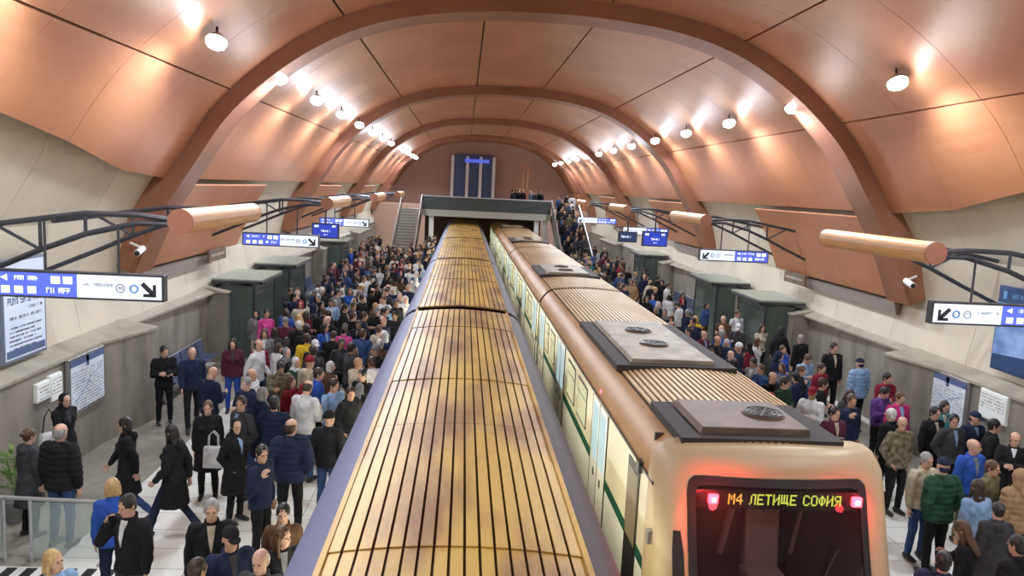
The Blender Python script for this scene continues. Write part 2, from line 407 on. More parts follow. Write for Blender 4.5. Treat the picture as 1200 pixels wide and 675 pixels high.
# the gold-roofed train
gt = empty('metro_train', (0, 0, 0))
GX, GHW, GW = 0.05, 1.43, 1.00
cuts = [-4.0, 17.55, 29.75, 41.9, 54.0, 66]
for a, b in zip(cuts, cuts[1:]):
    y0, y1 = a+.20, b-.20
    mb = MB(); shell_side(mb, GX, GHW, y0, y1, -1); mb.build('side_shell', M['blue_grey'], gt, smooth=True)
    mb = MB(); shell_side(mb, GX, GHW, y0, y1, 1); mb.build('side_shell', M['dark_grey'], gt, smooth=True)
    mb = MB(); roof_base(mb, GX, GW+.02, y0, y1); mb.build('roof', M['groove'], gt)
    mb = MB(); y = y0; k = 0
    while y < y1-.2:
        ye = min(y+(1.05 if k % 2 else 2.1), y1); slats(mb, GX, GW, 17, .80, y+.006, ye-.006, .020 if k % 3 else .030); y = ye; k += 1
    for s in (-1, 1): mb.prism([(GX+s*(GW-.01), 2.5), (GX+s*(GW+.045), 2.5), (GX+s*(GW+.035), 2.575), (GX+s*(GW-.01), 2.575)], y0, y1)
    mb.build('roof_slats', M['gold_slat'], gt)
    for sd in (-1, 1):
        mb = MB(); y = y0+.6
        while y < y1-1.5: mb.box(min(GX+sd*GHW, GX+sd*(GHW+.012)), max(GX+sd*GHW, GX+sd*(GHW+.012)), y, y+1.3, .95, 1.65); y += 1.75
        mb.build('window', M['car_window'], gt)  # unseen window rows, added glowing to light the M4 side opposite
    section_end('section_end', GX, GHW, y0, gt, M['dark_grey'], .998); section_end('section_end', GX, GHW, y1-.06, gt, M['dark_grey'], .998)
    section_end('gangway', GX, GHW, y1+.005, gt, M['black'], .84, .39)
tag(gt, 'train with golden ribbed roof and blue-grey sides, no cab in view', 'train')

# the M4 train
mt = empty('metro_train', (0, 0, 0))
TX, THW, TW = 3.66, 1.36, 1.04
cuts = [8.35, 22.0, 37.3, 51.6, 66]
SIDE = TX-THW
for ci, (a, b) in enumerate(zip(cuts, cuts[1:])):
    y0, y1 = (a if ci == 0 else a+.14), b-.14
    mb = MB()
    for s in (-1, 1):
        P = [(THW, 2.10), (THW-.025, 2.20), (THW-.09, 2.33), (THW-.19, 2.44), (THW-.28, 2.51), (THW-.33, 2.53)]
        mb.strip([[(TX+s*x, y0, z), (TX+s*x, y1, z)] for x, z in P])
    mb.build('cantrail', M['orange_side'], mt, smooth=True)
    for s in (-1, 1):
        mb = MB(); x = TX+s*THW
        mb.box(min(x, x-s*.05), max(x, x-s*.05), y0, y1, .98, 2.12); mb.build('side_panel', M['train_cream'], mt)
        mb = MB(); mb.box(min(x, x-s*.05), max(x, x-s*.05), y0, y1, -.95, .98); mb.build('skirt', M['train_white'], mt)
        mb = MB(); mb.box(min(x+s*.004, x), max(x+s*.004, x), y0+.1, y1-.1, .93, 1.09); mb.build('green_stripe', M['green_stripe'], mt)
        mb = MB(); mb.box(min(x+s*.02, x), max(x+s*.02, x), y0, y1, 2.10, 2.13); mb.build('gutter', M['dark_steel'], mt)
        mb = MB()
        # doors and windows
        L = y1-y0; lay = []
        if ci == 0: lay = [('c', .62, 1.25), ('b', 2.0, 2.0), ('d', 2.75, 4.05), ('w', 4.7, 5.75), ('w', 6.15, 7.2), ('d', 7.75, 9.05), ('w', 9.6, 10.6), ('w', 10.9, 11.5), ('d', 11.9, 13.1)]
        else:
            t = .5
            while t < L-1.6:
                lay += [('d', t, t+1.3), ('w', t+1.75, t+2.7), ('w', t+2.95, t+3.9)] if t+3.9 < L else [('d', t, t+1.3)]
                t += 4.3
        for kind, p, q in lay:
            p += y0; q += y0
            if kind == 'w':
                w = MB(); w.box(min(x+s*.012, x), max(x+s*.012, x), p, q, 1.22, 1.96); wf = w.build('window', M['black'], mt)
                w = MB(); w.box(min(x+s*.016, x), max(x+s*.016, x), p+.04, q-.04, 1.26, 1.70); w.box(min(x+s*.016, x), max(x+s*.016, x), p+.04, q-.04, 1.73, 1.92)
                w.build('pane', M['lit_window'], wf)
            elif kind == 'd':
                w = MB(); w.box(min(x+s*.012, x), max(x+s*.012, x), p, q, .0, 2.06); d = w.build('door', M['train_white'], mt)
                mid = (p+q)/2
                w = MB()
                for u, v in ((p+.10, mid-.08), (mid+.08, q-.10)): w.box(min(x+s*.018, x), max(x+s*.018, x), u, v, 1.10, 1.98)
                w.build('door_window', M['door_glass'], d)
                w = MB(); w.box(min(x+s*.016, x), max(x+s*.016, x), mid-.012, mid+.012, 0, 2.06); w.box(min(x+s*.016, x), max(x+s*.016, x), p-.02, p, 0, 2.06); w.box(min(x+s*.016, x), max(x+s*.016, x), q, q+.02, 0, 2.06); w.box(min(x+s*.018, x), max(x+s*.018, x), mid-.34, mid-.24, .80, .92); w.box(min(x+s*.018, x), max(x+s*.018, x), mid+.24, mid+.34, .80, .92)
                w.build('door_seal', M['black'], d)
            elif kind == 'c':
                w = MB(); w.box(min(x+s*.012, x), max(x+s*.012, x), p, q, .1, 2.02); d = w.build('cab_door', M['black'], mt)
                w = MB(); w.box(min(x+s*.018, x), max(x+s*.018, x), p+.05, q-.05, 1.0, 1.92); w.build('door_window', M['cab_door'], d)
    mb = MB(); roof_base(mb, TX, TW, y0, y1); mb.build('roof', M['groove'], mt)
    mb = MB(); slats(mb, TX, TW-.02, 23, .55, y0+.02, y1-.02, .028); mb.build('roof_slats', M['tan_slat'], mt)
    if ci: section_end('section_end', TX, THW, y0, mt, M['black'], .998)
    section_end('section_end', TX, THW, y1-.06, mt, M['black'], .998)
    section_end('gangway', TX, THW, y1+.005, mt, M['black'], .93, .27)
    # roof units
    def hatch(ya, yb, xa, xb, h, fans, m):
        hb = MB(); hb.box(xa-.06, xb+.30, ya-.14, yb+.14, 2.55, 2.66); base = hb.build('roof_unit', M['dark'], mt)
        t = MB(); n = 1
        t.prism([(xa+.20, 2.63), (xb, 2.63), (xb-.03, 2.63+h), (xa+.24, 2.63+h)], ya+.05, yb); t.build('cover', m, base, bevel=.012)
        for fx, fy in fans:
            f = MB(); f.tube([(fx, fy, 2.63+h-.01), (fx, fy, 2.63+h+.025)], .26, 28); fo = f.build('fan_guard', M['hatch_brown'], base)
            g = MB()
            for r_ in (.23, .17, .11): 
                pts = [(fx+r_*math.cos(t_*math.pi/14), fy+r_*math.sin(t_*math.pi/14), 2.63+h+.03) for t_ in range(29)]
                g.tube(pts, .012, 6)
            for t_ in range(6): g.tube([(fx, fy, 2.63+h+.03), (fx+.24*math.cos(t_*math.pi/3), fy+.24*math.sin(t_*math.pi/3), 2.63+h+.03)], .010, 6)
            g.build('fan_grille', M['black'], base)
    if ci == 0:
        hatch(12.15, 15.9, 2.62, 4.25, .10, [(3.52, 13.45), (3.52, 14.75)], M['hatch_grey'])
        hatch(8.52, 9.75, 2.66, 4.22, .11, [(3.85, 9.15)], M['hatch_brown'])
        l = MB(); l.tube([(TX-THW+.07, 12.0, 2.2), (TX-THW+.02, 12.0, 2.2)], .035, 10); l.build('marker_lamp', M['red_lamp'], mt)
        l = MB(); l.box(TX-THW-.05, TX-THW+.1, 8.9, 9.05, 2.02, 2.16); l.build('camera_housing', M['dark_steel'], mt)
    else:
        hatch(a+3.0, a+5.8, 2.62, 4.25, .10, [(3.52, a+3.8), (3.52, a+5.0)], M['hatch_grey'])

# cab front
def outline(hw, zb, zt, r, n=96, hole=False):
    pts = []
    for i in range(n):
        a = 2*math.pi*i/n; c, s = math.cos(a), math.sin(a)
        hz = (zt-zb)/2; k = 1/max(abs(c)/hw, abs(s)/hz); x, z = c*k, s*k     # on the rectangle
        # round the corners
        rr = r if s > 0 else r*.35
        ex, ez = abs(x)-(hw-rr), abs(z)-(hz-rr)
        if ex > 0 and ez > 0:
            l = math.hypot(ex, ez); ex, ez = ex/l*rr, ez/l*rr
            x = math.copysign(hw-rr+ex, x); z = math.copysign(hz-rr+ez, z)
        pts.append((x, (zt+zb)/2+z))
    return pts
def yf(z): return 8.12-.30*(2.5-z)-.03*(2.5-z)**2
def ybow(x): return .16*(x/1.3)**2
O1 = outline(THW+.015, -.95, 2.62, .34); O2 = outline(THW-.03, -.92, 2.59, .34); O3 = outline(THW-.13, -.85, 2.50, .30); O4 = outline(1.03, .62, 2.30, .12)
rows = [[(TX+x, 8.55, z) for x, z in O1], [(TX+x, max(yf(z)+.22+ybow(x), 7.0), z) for x, z in O1], [(TX+x, yf(z)+.08+ybow(x), z) for x, z in O2],
        [(TX+x, yf(z)+ybow(x), z) for x, z in O3], [(TX+x, yf(z)+ybow(x), z) for x, z in O4], [(TX+x, yf(z)+.10+ybow(x), z) for x, z in O4]]
mb = MB(); mb.strip(rows, True)
cf = mb.build('cab_front', M['cab_cream'], mt, smooth=True)
sub = cf.modifiers.new('edge', 'BEVEL'); sub.width = .01; sub.limit_method = 'ANGLE'; sub.angle_limit = 1.0
mb = MB(); G1 = outline(1.035, .61, 2.305, .12); G2 = outline(.95, .72, 2.22, .09)
mb.strip([[(TX+x, yf(z)-.012+ybow(x), z) for x, z in G1], [(TX+x, yf(z)-.012+ybow(x), z) for x, z in G2], [(TX+x, yf(z)+.02+ybow(x), z) for x, z in G2], [(TX+x, yf(z)+.02+ybow(x), z) for x, z in G1]], True)
mb.build('windscreen_border', M['black'], mt)
mb = MB(); G3 = outline(.97, .70, 2.24, .09, 96)
ring = [(TX+x, yf(z)+.0+ybow(x), z) for x, z in G3]
rws = [ring] + [[(TX+x*k, yf((z-1.45)*k+1.45)+ybow(x*k), (z-1.45)*k+1.45) for x, z in G3] for k in (.75, .5, .25, .02)]
mb.strip(rws, True); mb.build('windscreen', M['windscreen'], mt, smooth=True)
mb = MB(); mb.box(TX-1.2, TX+1.2, 9.0, 9.06, -.3, 2.5); mb.box(TX-1.2, TX+1.2, 8.2, 9.0, -.1, 0); mb.box(TX-1.2, TX-1.15, 8.3, 9.0, 0, 2.4); mb.box(TX+1.15, TX+1.2, 8.3, 9.0, 0, 2.4)
mb.build('cab_interior', M['interior'], mt)
mb = MB(); mb.prism([(7.75, .6), (8.3, .6), (8.25, 1.0), (8.0, 1.05), (7.78, .9)], TX-1.0, TX+1.0, 'x'); mb.build('driver_console', M['hatch_brown'], mt)
mb = MB(); mb.prism([(8.72, .9), (8.86, .9), (8.92, 1.75), (8.82, 1.75)], TX-.05, TX+.38, 'x'); mb.prism([(8.4, .8), (8.85, .8), (8.85, .92), (8.4, .92)], TX-.08, TX+.4, 'x'); mb.build('driver_seat', M['seat_grey'], mt, bevel=.03)
mb = MB(); mb.tube([(TX-.30, 8.95, 1.0), (TX-.18, 8.9, 1.75)], .05); mb.tube([(TX+.62, 8.95, 1.0), (TX+.72, 8.9, 1.8)], .03); mb.build('cab_post', M['seat_grey'], mt)
# destination display: dot-matrix letters
F5 = {'М': ["10001","11011","10101","10101","10001","10001","10001"], '4': ["00010","00110","01010","10010","11111","00010","00010"],
      'Л': ["00111","01001","01001","01001","01001","01001","10001"], 'Е': ["11111","10000","10000","11110","10000","10000","11111"],
      'Т': ["11111","00100","00100","00100","00100","00100","00100"], 'И': ["10001","10001","10011","10101","11001","10001","10001"],
      'Щ': ["101010","101010","101010","101010","101010","111111","000001"], 'С': ["01110","10001","10000","10000","10000","10001","01110"],
      'О': ["01110","10001","10001","10001","10001","10001","01110"], 'Ф': ["00100","01110","10101","10101","10101","01110","00100"],
      'Я': ["01111","10001","10001","01111","00101","01001","10001"], ' ': ["000"]*7}
DZ = 2.065
dp = MB(); dp.box(TX-.94, TX+.94, yf(DZ)+.10, yf(DZ)+.14, DZ-.12, DZ+.10); disp = dp.build('destination_display', M['black'], mt)
x = TX-.57; pitch = .0152
for ti, (txt, m) in enumerate((('М4', M['led_orange']), (' ЛЕТИЩЕ СОФИЯ', M['led']))):
    mb = MB()
    for ch in txt:
        g = F5[ch]
        for r_, row in enumerate(g):
            for c_, v in enumerate(row):
                if v == '1':
                    xx = x+c_*pitch; zz = DZ+.058-r_*pitch*1.18
                    mb.box(xx, xx+pitch*.82, yf(DZ)+.088, yf(DZ)+.10, zz-pitch*.95, zz)
        x += (len(g[0])+1)*pitch
    mb.build('display_letters', m, disp)
for s in (-1, 1):
    X = TX+.08+s*.83
    mb = MB(); mb.box(X-.055, X+.055, yf(DZ)+.05, yf(DZ)+.11, DZ-.055, DZ+.055); l = mb.build('marker_lamp', M['red_lamp'], mt, bevel=.01)
    mb = MB(); mb.box(X-.022, X+.022, yf(DZ)+.04, yf(DZ)+.05, DZ-.022, DZ+.022); mb.build('lamp_core', M['red_core'], l)
    ld = bpy.data.lights.new('marker_light', 'POINT'); ld.energy = 26 if s < 0 else 8; ld.color = (1, .03, .04); ld.shadow_soft_size = .05
    lo = bpy.data.objects.new('marker_light', ld); lo.location = (X, yf(DZ)-.22, DZ); col.objects.link(lo); lo.parent = l
mb = MB(); mb.tube([(TX+.1, yf(.7)-.05, .70), (TX+.35, yf(1.2)-.03, 1.2), (TX+.62, yf(1.62)-.02, 1.62)], .012); mb.build('wiper', M['black'], mt)
# mirror pod windows at the cab corner
mb = MB(); rws = [[(TX+x, yf(z)-.012+ybow(x)+0, z) for x in (xa_, -1.15, xb_)] for z, xa_, xb_ in ((.5, -1.22, -1.07), (1.5, -1.215, -1.09), (1.72, -1.20, -1.12))]
mb.strip(rws); mb.build('corner_window', M['black'], mt)
mb = MB(); mb.box(TX-THW-.06, TX-THW-.02, 8.2, 8.3, 1.45, 1.6); mb.build('mirror', M['steel'], mt)
tag(mt, 'train with cream cab, ribbed roof with fan units and M4 destination display', 'train')

# ------------------------------------------------------------------ lamps along the vault
def flood_lamp(x, y, z, sgn, k):
    e = empty('flood_lamp', (x, y, z)); e.rotation_euler[0] = math.radians(-32)
    mb = MB(); mb.tube([(0, 0, .02), (0, 0, .14)], [.18, .10], 16); mb.build('housing', M['steel'], e)
    mb = MB(); mb.tube([(0, 0, -.085), (0, 0, -.07), (0, 0, -.03), (0, 0, .03)], [.04, .11, .16, .17], 16); mb.build('lens', M['lamp_face'], e)
    mb = MB(); mb.tube([(0, 0, .12), (sgn*.02, 0, .20), (sgn*.04, 0, .33)], .022, 8); mb.build('bracket', M['dark_steel'], e)
    ld = bpy.data.lights.new('lamp_light', 'SPOT'); ld.energy = LAMP_W*4; ld.color = LAMP_COL; ld.shadow_soft_size = .14
    ld.spot_size = math.radians(172); ld.spot_blend = .35
    lo = bpy.data.objects.new('lamp_light', ld); lo.location = (0, 0, -.15); lo.rotation_euler[0] = math.radians(22); col.objects.link(lo); lo.parent = e
    ld2 = bpy.data.lights.new('lamp_glow', 'POINT'); ld2.energy = LAMP_W*.42; ld2.color = LAMP_COL; ld2.shadow_soft_size = .3
    lo = bpy.data.objects.new('lamp_glow', ld2); lo.location = (-sgn*.35, -.1, -.75); col.objects.link(lo); lo.parent = e
    side = 'over the gold-roofed train side' if sgn < 0 else 'over the M4 train side'
    ords = ['third lamp behind the camera', 'second lamp behind the camera', 'first lamp behind the camera', 'first', 'second', 'third', 'fourth', 'fifth', 'sixth', 'seventh', 'eighth', 'ninth', 'tenth', 'eleventh', 'twelfth', 'thirteenth']
    return tag(e, f'round flood lamp, {ords[k+3]} along the vault, ' + side, 'lamp', 'flood lamps ' + side)
for k in range(-3, 13):
    y = 13.4+4.35*k
    for sgn in (-1, 1): flood_lamp(XC+sgn*5.85, y, 7.55, sgn, k)

# ------------------------------------------------------------------ wooden tube lamps on truss brackets
def truss(sgn, y, k, nm, end):
    e = empty('truss_bracket', (XC+sgn*8.7, y, 4.2)); o = e.location
    up = [(5.62, 4.74), (6.1, 4.79), (6.8, 4.78), (7.4, 4.68), (8.0, 4.58), (8.76, 4.45)]
    lo = [(5.62, 4.68), (6.1, 4.68), (6.8, 4.50), (7.4, 4.26), (8.0, 3.98), (8.97, 3.55)]
    P = lambda q: (XC+sgn*q[0]-o.x, 0, q[1]-o.z)
    m = MB(); m.tube([P(q) for q in up], .04, 8); m.build('chord', M['dark_steel'], e)
    m = MB(); m.tube([P(q) for q in lo], .04, 8); m.build('chord', M['dark_steel'], e)
    for a, b in ((2, 2), (3, 3), (4, 3)):
        m = MB(); m.tube([P(up[a]), P(lo[b])], .025, 8); m.build('strut', M['dark_steel'], e)
    wh = ['first', 'second', 'third', 'fourth'][k]
    tag(e, f'dark curved truss arm at the {end} end of the {wh} wooden tube, ' + ('gold-roofed' if sgn < 0 else 'M4') + ' train side', 'bracket', 'truss arms of the wooden tubes')
NM = {(-1, 0): 'wooden tube above the sign by the poster wall', (1, 0): 'wooden tube above the sign by the blue advertisement'}
def tube_lamp(sgn, y0, k):
    x = XC+sgn*5.45; z = 4.74
    side = 'over the platform of the gold-roofed train' if sgn < 0 else 'over the platform of the M4 train'
    nm = NM.get((sgn, k), ['', 'second wooden tube from the camera ', 'third wooden tube from the camera ', 'fourth wooden tube from the camera '][k]+side)
    e = empty('tube_lamp', (x, y0, z))
    m = MB(); m.tube([(0, .03, 0), (0, 3.5, 0)], .17, 28); m.build('tube', M['wood'], e, smooth=False)
    m = MB(); m.tube([(0, 0, 0), (0, .03, 0)], .172, 28); m.build('end_cap', M['wood_end'], e)
    m = MB(); m.tube([(0, 3.5, 0), (0, 3.53, 0)], .172, 28); m.build('end_cap', M['wood_end'], e)
    tag(e, nm + (', held out on truss arms' if k == 0 else ''), 'lamp')
    truss(sgn, y0+.25, k, nm, 'near'); truss(sgn, y0+3.2, k, nm, 'far')
for sgn in (-1, 1):
    for k in range(4): tube_lamp(sgn, 10.6+11.1*k + (0 if sgn < 0 else .5), k)

def strokes(mb, x0, x1, z0, z1, y, r, frac=.8):     # worn, unreadable lettering as small strokes
    x = x0; h = z1-z0
    while x < x1:
        w = h*r.uniform(.35, .6)
        if r.random() < frac:
            mb.box(x, x+w*.25, y-.002, y, z0, z1)
            if r.random() < .7: mb.box(x, x+w, y-.002, y, z1-h*.2, z1)
            if r.random() < .6: mb.box(x, x+w, y-.002, y, z0+h*.4, z0+h*.58)
            if r.random() < .5: mb.box(x+w*.75, x+w, y-.002, y, z0, z1)
        x += w+h*.18
def arrow(mb, cx, cz, s, y, dx, dz):                # bold diagonal arrow
    t = s*.11; ex, ez = cx+dx*s*.5, cz+dz*s*.5; sx, sz = cx-dx*s*.42, cz-dz*s*.42
    mb.prism([(sx-dz*t, sz+dx*t), (ex-dx*t-dz*t, ez-dz*t+dx*t), (ex-dx*t+dz*t, ez-dz*t-dx*t), (sx+dz*t, sz-dx*t)], y-.004, y)
    mb.box(min(ex, ex-dx*s*.85), max(ex, ex-dx*s*.85), y-.004, y, min(ez, ez-dz*t*2), max(ez, ez-dz*t*2))
    mb.box(min(ex, ex-dx*t*2), max(ex, ex-dx*t*2), y-.0045, y, min(ez, ez-dz*s*.85), max(ez, ez-dz*s*.85))
def direction_sign(x0, x1, y, z0, z1, blue_side, label, seed=1):
    r = random.Random(seed); w = x1-x0; xm = x0+w*.49 if blue_side < 0 else x0+w*.51
    e = empty('direction_sign', ((x0+x1)/2, y, (z0+z1)/2)); ox, oz = e.location.x, e.location.z
    A = lambda x: x-ox
    B = lambda z: z-oz
    m = MB(); m.box(A(x0), A(x1), 0, .14, B(z0), B(z1)); m.build('housing', M['dark_steel'], e, bevel=.008)
    bx = (x0+.03, xm) if blue_side < 0 else (xm, x1-.03); wx = (xm, x1-.03) if blue_side < 0 else (x0+.03, xm)
    m = MB(); m.box(A(bx[0]), A(bx[1]), -.006, .0, B(z0+.03), B(z1-.03)); bp = m.build('blue_panel', M['sign_blue'], e)
    m = MB(); m.box(A(wx[0]), A(wx[1]), -.006, .0, B(z0+.03), B(z1-.03)); wp = m.build('white_panel', M['sign_white'], e)
    h = z1-z0
    m = MB(); b0, b1 = bx
    m.tube([(A(b0+.12), -.008, B(z1-.30*h)), (A(b0+.12), -.0125, B(z1-.30*h))], .055, 16) if False else None
    m.prism([(A(b0+.07), B(z1-.28*h)), (A(b0+.16), B(z1-.16*h)), (A(b0+.16), B(z1-.40*h))], -.0095, -.0065)
    strokes(m, A(b0+.22), A(b0+.55), B(z1-.36*h), B(z1-.2*h), -.0065, r)
    m.box(A(b1-.34), A(b1-.22), -.0095, -.0065, B(z1-.45*h), B(z1-.18*h)); m.box(A(b1-.18), A(b1-.06), -.0095, -.0065, B(z1-.45*h), B(z1-.18*h))
    for i in range(3): m.box(A(b0+.08+i*.17), A(b0+.19+i*.17), -.0095, -.0065, B(z0+.16*h), B(z0+.42*h))
    strokes(m, A(b0+.62), A(b1-.12), B(z0+.2*h), B(z0+.4*h), -.0065, r)
    m.build('lettering', M['sign_glyph'], bp)
    w0, w1 = wx; d = 1 if blue_side < 0 else -1; edge = w1 if d > 0 else w0
    m = MB(); arrow(m, A(edge-d*.17), B(z0+.45*h), .20, -.0065, d, -1); m.build('arrow', M['glyph_dark'], wp)
    m = MB()
    cs = [edge-d*.36, edge-d*.54]
    for cx in cs[1:]:
        pts = [(A(cx)+.055*math.cos(t*math.pi/10), -.008, B(z0+.47*h)+.055*math.sin(t*math.pi/10)) for t in range(21)]; m.tube(pts, .007, 6)
    strokes(m, A(cs[1]-.025), A(cs[1]+.03), B(z0+.40*h), B(z0+.53*h), -.0065, r, 1)
    a, b = (edge-d*1.05, edge-d*.66); strokes(m, A(min(a, b)), A(max(a, b)), B(z0+.50*h), B(z0+.62*h), -.0065, r)
    m.build('lettering', M['glyph_grey'], wp)
    m = MB(); pts = [(A(cs[0])+.05*math.cos(t*math.pi/10), -.008, B(z0+.47*h)+.05*math.sin(t*math.pi/10)) for t in range(21)]; m.tube(pts, .014, 6); m.build('line_badge', M['glyph_blue'], wp)
    for hx in (x0+.65, x1-.62):
        m = MB(); m.tube([(A(hx), .07, B(z1)), (A(hx), .07, B(4.66))], .018, 8); m.build('hanger', M['dark_steel'], e)
    ld = bpy.data.lights.new('sign_light', 'AREA'); ld.shape = 'RECTANGLE'; ld.size = w*.5; ld.size_y = h*.7; ld.energy = 16; ld.color = (.75, .84, 1)
    lo = bpy.data.objects.new('sign_light', ld); lo.location = (A((wx[0]+wx[1])/2), -.02, 0); lo.rotation_euler = (math.radians(-90), 0, 0); col.objects.link(lo); lo.parent = e
    return tag(e, label, 'sign')
direction_sign(-6.25, -4.02, 10.6, 3.63, 4.0, -1, 'lit blue and white direction sign hanging in front of the PUNT poster wall', 1)
direction_sign(7.2, 9.4, 11.2, 3.65, 4.0, 1, 'lit white and blue direction sign hanging in front of the large blue advertisement', 2)
direction_sign(-6.1, -4.0, 21.7, 3.48, 3.84, -1, 'blue and white direction sign beyond the first wooden tube, gold-roofed train side', 3)
direction_sign(7.0, 9.1, 22.3, 3.55, 3.9, 1, 'white and blue direction sign beside the small brown plaque on M4 train side', 4)
direction_sign(-6.1, -4.0, 33.0, 3.45, 3.8, -1, 'small lit direction sign above the crowd, third along the gold-roofed train platform', 5)
direction_sign(7.1, 9.2, 34.0, 3.6, 3.95, 1, 'small lit direction sign beyond the blue screen on the M4 train platform', 6)
direction_sign(6.6, 8.9, 44.5, 3.6, 3.95, 1, 'tiny lit direction sign by the crowded stairs on M4 train side', 7)

def screen(x0, x1, y, z0, z1, m_face, label, name='information_screen', kind=0):
    e = empty(name, ((x0+x1)/2, y, (z0+z1)/2)); w = (x1-x0)/2; h = (z1-z0)/2
    m = MB(); m.box(-w, w, 0, .12, -h, h); m.build('casing', M['black'], e, bevel=.01)
    m = MB(); m.box(-w+.04, w-.04, -.006, 0, -h+.04, h-.04); f = m.build('display', m_face, e)
    m = MB(); r = random.Random(3)
    if kind == 0:
        m.box(-w*.8, -w*.5, -.010, -.006, h*.45, h*.7); m.box(w*.5, w*.75, -.010, -.006, h*.5, h*.72); strokes(m, -w*.3, w*.4, -.05, .03, -.006, r)
        strokes(m, -w*.2, w*.2, -h*.6, -h*.45, -.006, r)
    else: strokes(m, -w*.7, w*.7, -.04, .05, -.006, r)
    m.build('lettering', M['sign_glyph'], f)
    m = MB(); m.tube([(0, .06, h), (0, .06, 4.6-(z0+z1)/2)], .03, 8); m.build('hanger', M['dark_steel'], e)
    return tag(e, label, 'screen')
screen(-5.35, -4.40, 27.6, 3.32, 3.86, M['screen_blue'], 'blue information screen hanging over the crowd on gold-roofed train platform')
screen(6.6, 7.55, 28, 3.52, 4.08, M['screen_blue'], 'blue information screen hanging over the M4 train platform')
screen(5.75, 6.45, 28.2, 3.62, 4.02, M['ad_dark'], 'small dark clock display hanging next to the blue screen', 'clock_display', 1)

# name plaques on the upper walls
for sgn, y, z, lab in ((-1, 22.6, 3.1, 'gold-roofed train'), (1, 23.2, 3.05, 'M4 train')):
    e = empty('name_plaque', (XC+sgn*8.72, y, z))
    m = MB(); m.box(-.03, .03, -.75, .75, -.17, .17); m.build('plate', M['hatch_brown'], e)
    m = MB(); m.box(-sgn*.035-.003, -sgn*.035+.003, -.6, .6, -.03, .04); m.build('lettering', M['ledge'], e)
    tag(e, f'small brown name plaque on the cream wall on the {lab} side', 'sign')
    # security cameras below ribs
for sgn, y in ((-1, 16.9), (1, 16.9)):
    e = empty('security_camera', (XC+sgn*8.45, y-.1, 3.75))
    m = MB(); m.tube([(0, 0, 0), (0, -.3, -.08)], .07, 12); m.build('body', M['white'], e)
    m = MB(); m.tube([(0, 0, 0), (sgn*.3, .1, .1)], .03, 8); m.build('arm', M['white'], e)
    m = MB(); m.tube([(0, -.3, -.08), (0, -.32, -.085)], .055, 12); m.build('lens', M['black'], e)
    tag(e, 'white security camera at the foot of the first rib, ' + ('poster wall side' if sgn < 0 else 'M4 train side'), 'camera')

# ------------------------------------------------------------------ posters, maps, notices
def board(name, sgn, y0, y1, z0, z1, off, frame_m, face_m, label, cat, tilt=0, fw=.06):
    """a framed board on a side wall; local frame: +x along the wall seen from the hall, -y out of the wall"""
    x = XC+sgn*off; e = empty(name, (x, (y0+y1)/2, (z0+z1)/2), math.radians(90) if sgn < 0 else math.radians(-90))
    w, h = (y1-y0)/2, (z1-z0)/2
    m = MB(); m.box(-w, w, -.05, .02, -h, h); f = m.build('frame', frame_m, e, bevel=.008)
    m = MB(); m.box(-w+fw, w-fw, -.056, -.05, -h+fw, h-fw); p = m.build('sheet', face_m, e)
    tag(e, label, cat); return e, p, w, h
def bold(mb, txt, x, z, s, y):                       # blocky capitals
    G = {'P': ["1111","1001","1111","1000","1000"], 'U': ["1001","1001","1001","1001","1111"], 'N': ["1001","1101","1011","1001","1001"], 'T': ["1111","0110","0110","0110","0110"],
         'S': ["1111","1000","1111","0001","1111"], 'A': ["1111","1001","1111","1001","1001"], 'R': ["1111","1001","1110","1010","1001"], ' ': ["00"]*5}
    for ch in txt:
        for r_, row in enumerate(G[ch]):
            for c_, v in enumerate(row):
                if v == '1': mb.box(x+c_*s, x+c_*s+s, y-.002, y, z-(r_+1)*s*1.5, z-r_*s*1.5)
        x += (len(G[ch][0])+.8)*s
r5 = random.Random(5)
e, p, w, h = board('poster', -1, 12.35, 13.62, 2.22, 3.9, 8.86, M['poster_frame'], M['poster_paper'], 'tall white text poster in blue-grey frame above the ledge behind the direction sign', 'poster', fw=.05)
e.rotation_euler[1] = 0
m = MB(); bold(m, 'PUNT SA SPRA', -w+.14, h-.62, .0165, -.056); m.build('heading', M['poster_blue'], p)
m = MB(); strokes(m, .1, w-.14, h-.86, h-.81, -.056, r5); strokes(m, -w+.16, w-.14, h-.99, h-.94, -.056, r5)
for i in range(6): strokes(m, -w+.16, w-.16-(.2 if i % 2 else 0), h-1.14-i*.07, h-1.11-i*.07, -.056, r5)
m.build('text', M['glyph_dark'], p)
m = MB(); m.box(-w+.08, w-.08, -.062, -.056, -h+.08, -h+.2); m.build('footer_band', M['poster_blue'], p)
def map_board(sgn, y0, y1, z0, z1, label):
    e, p, w, h = board('map_board', sgn, y0, y1, z0, z1, 8.57, M['steel'], M['map_paper'], label, 'map')
    m = MB(); m.box(-w+.05, w-.05, -.060, -.056, h-.16, h-.05); m.box(-.06, .04, -.060, -.056, h-.24, h-.05); m.build('header_band', M['poster_blue'], p)
    m = MB()
    for i in range(14): strokes(m, -w+.1+.0, w-.12, h-.3-i*.055, h-.28-i*.055, -.056, r5, .55)
    m.build('text', M['glyph_grey'], p)
    m = MB(); pts = [(-w+.15, -.06, -h+.2), (-.1, -.06, -.1), (.1, -.06, .05), (w-.2, -.06, h-.35)]
    m.tube(pts, .005, 6); m.tube([(-w+.2, -.06, .1), (0, -.06, 0), (w-.2, -.06, -.3)], .004, 6); m.build('map_line', M['glyph_blue'], p)
map_board(-1, 13.75, 15.12, .95, 2.0, 'framed station map with dark blue header on the concrete wall below the text poster')
map_board(1, 14.35, 15.6, .95, 2.0, 'framed station map on the concrete wall below the blue advertisement')
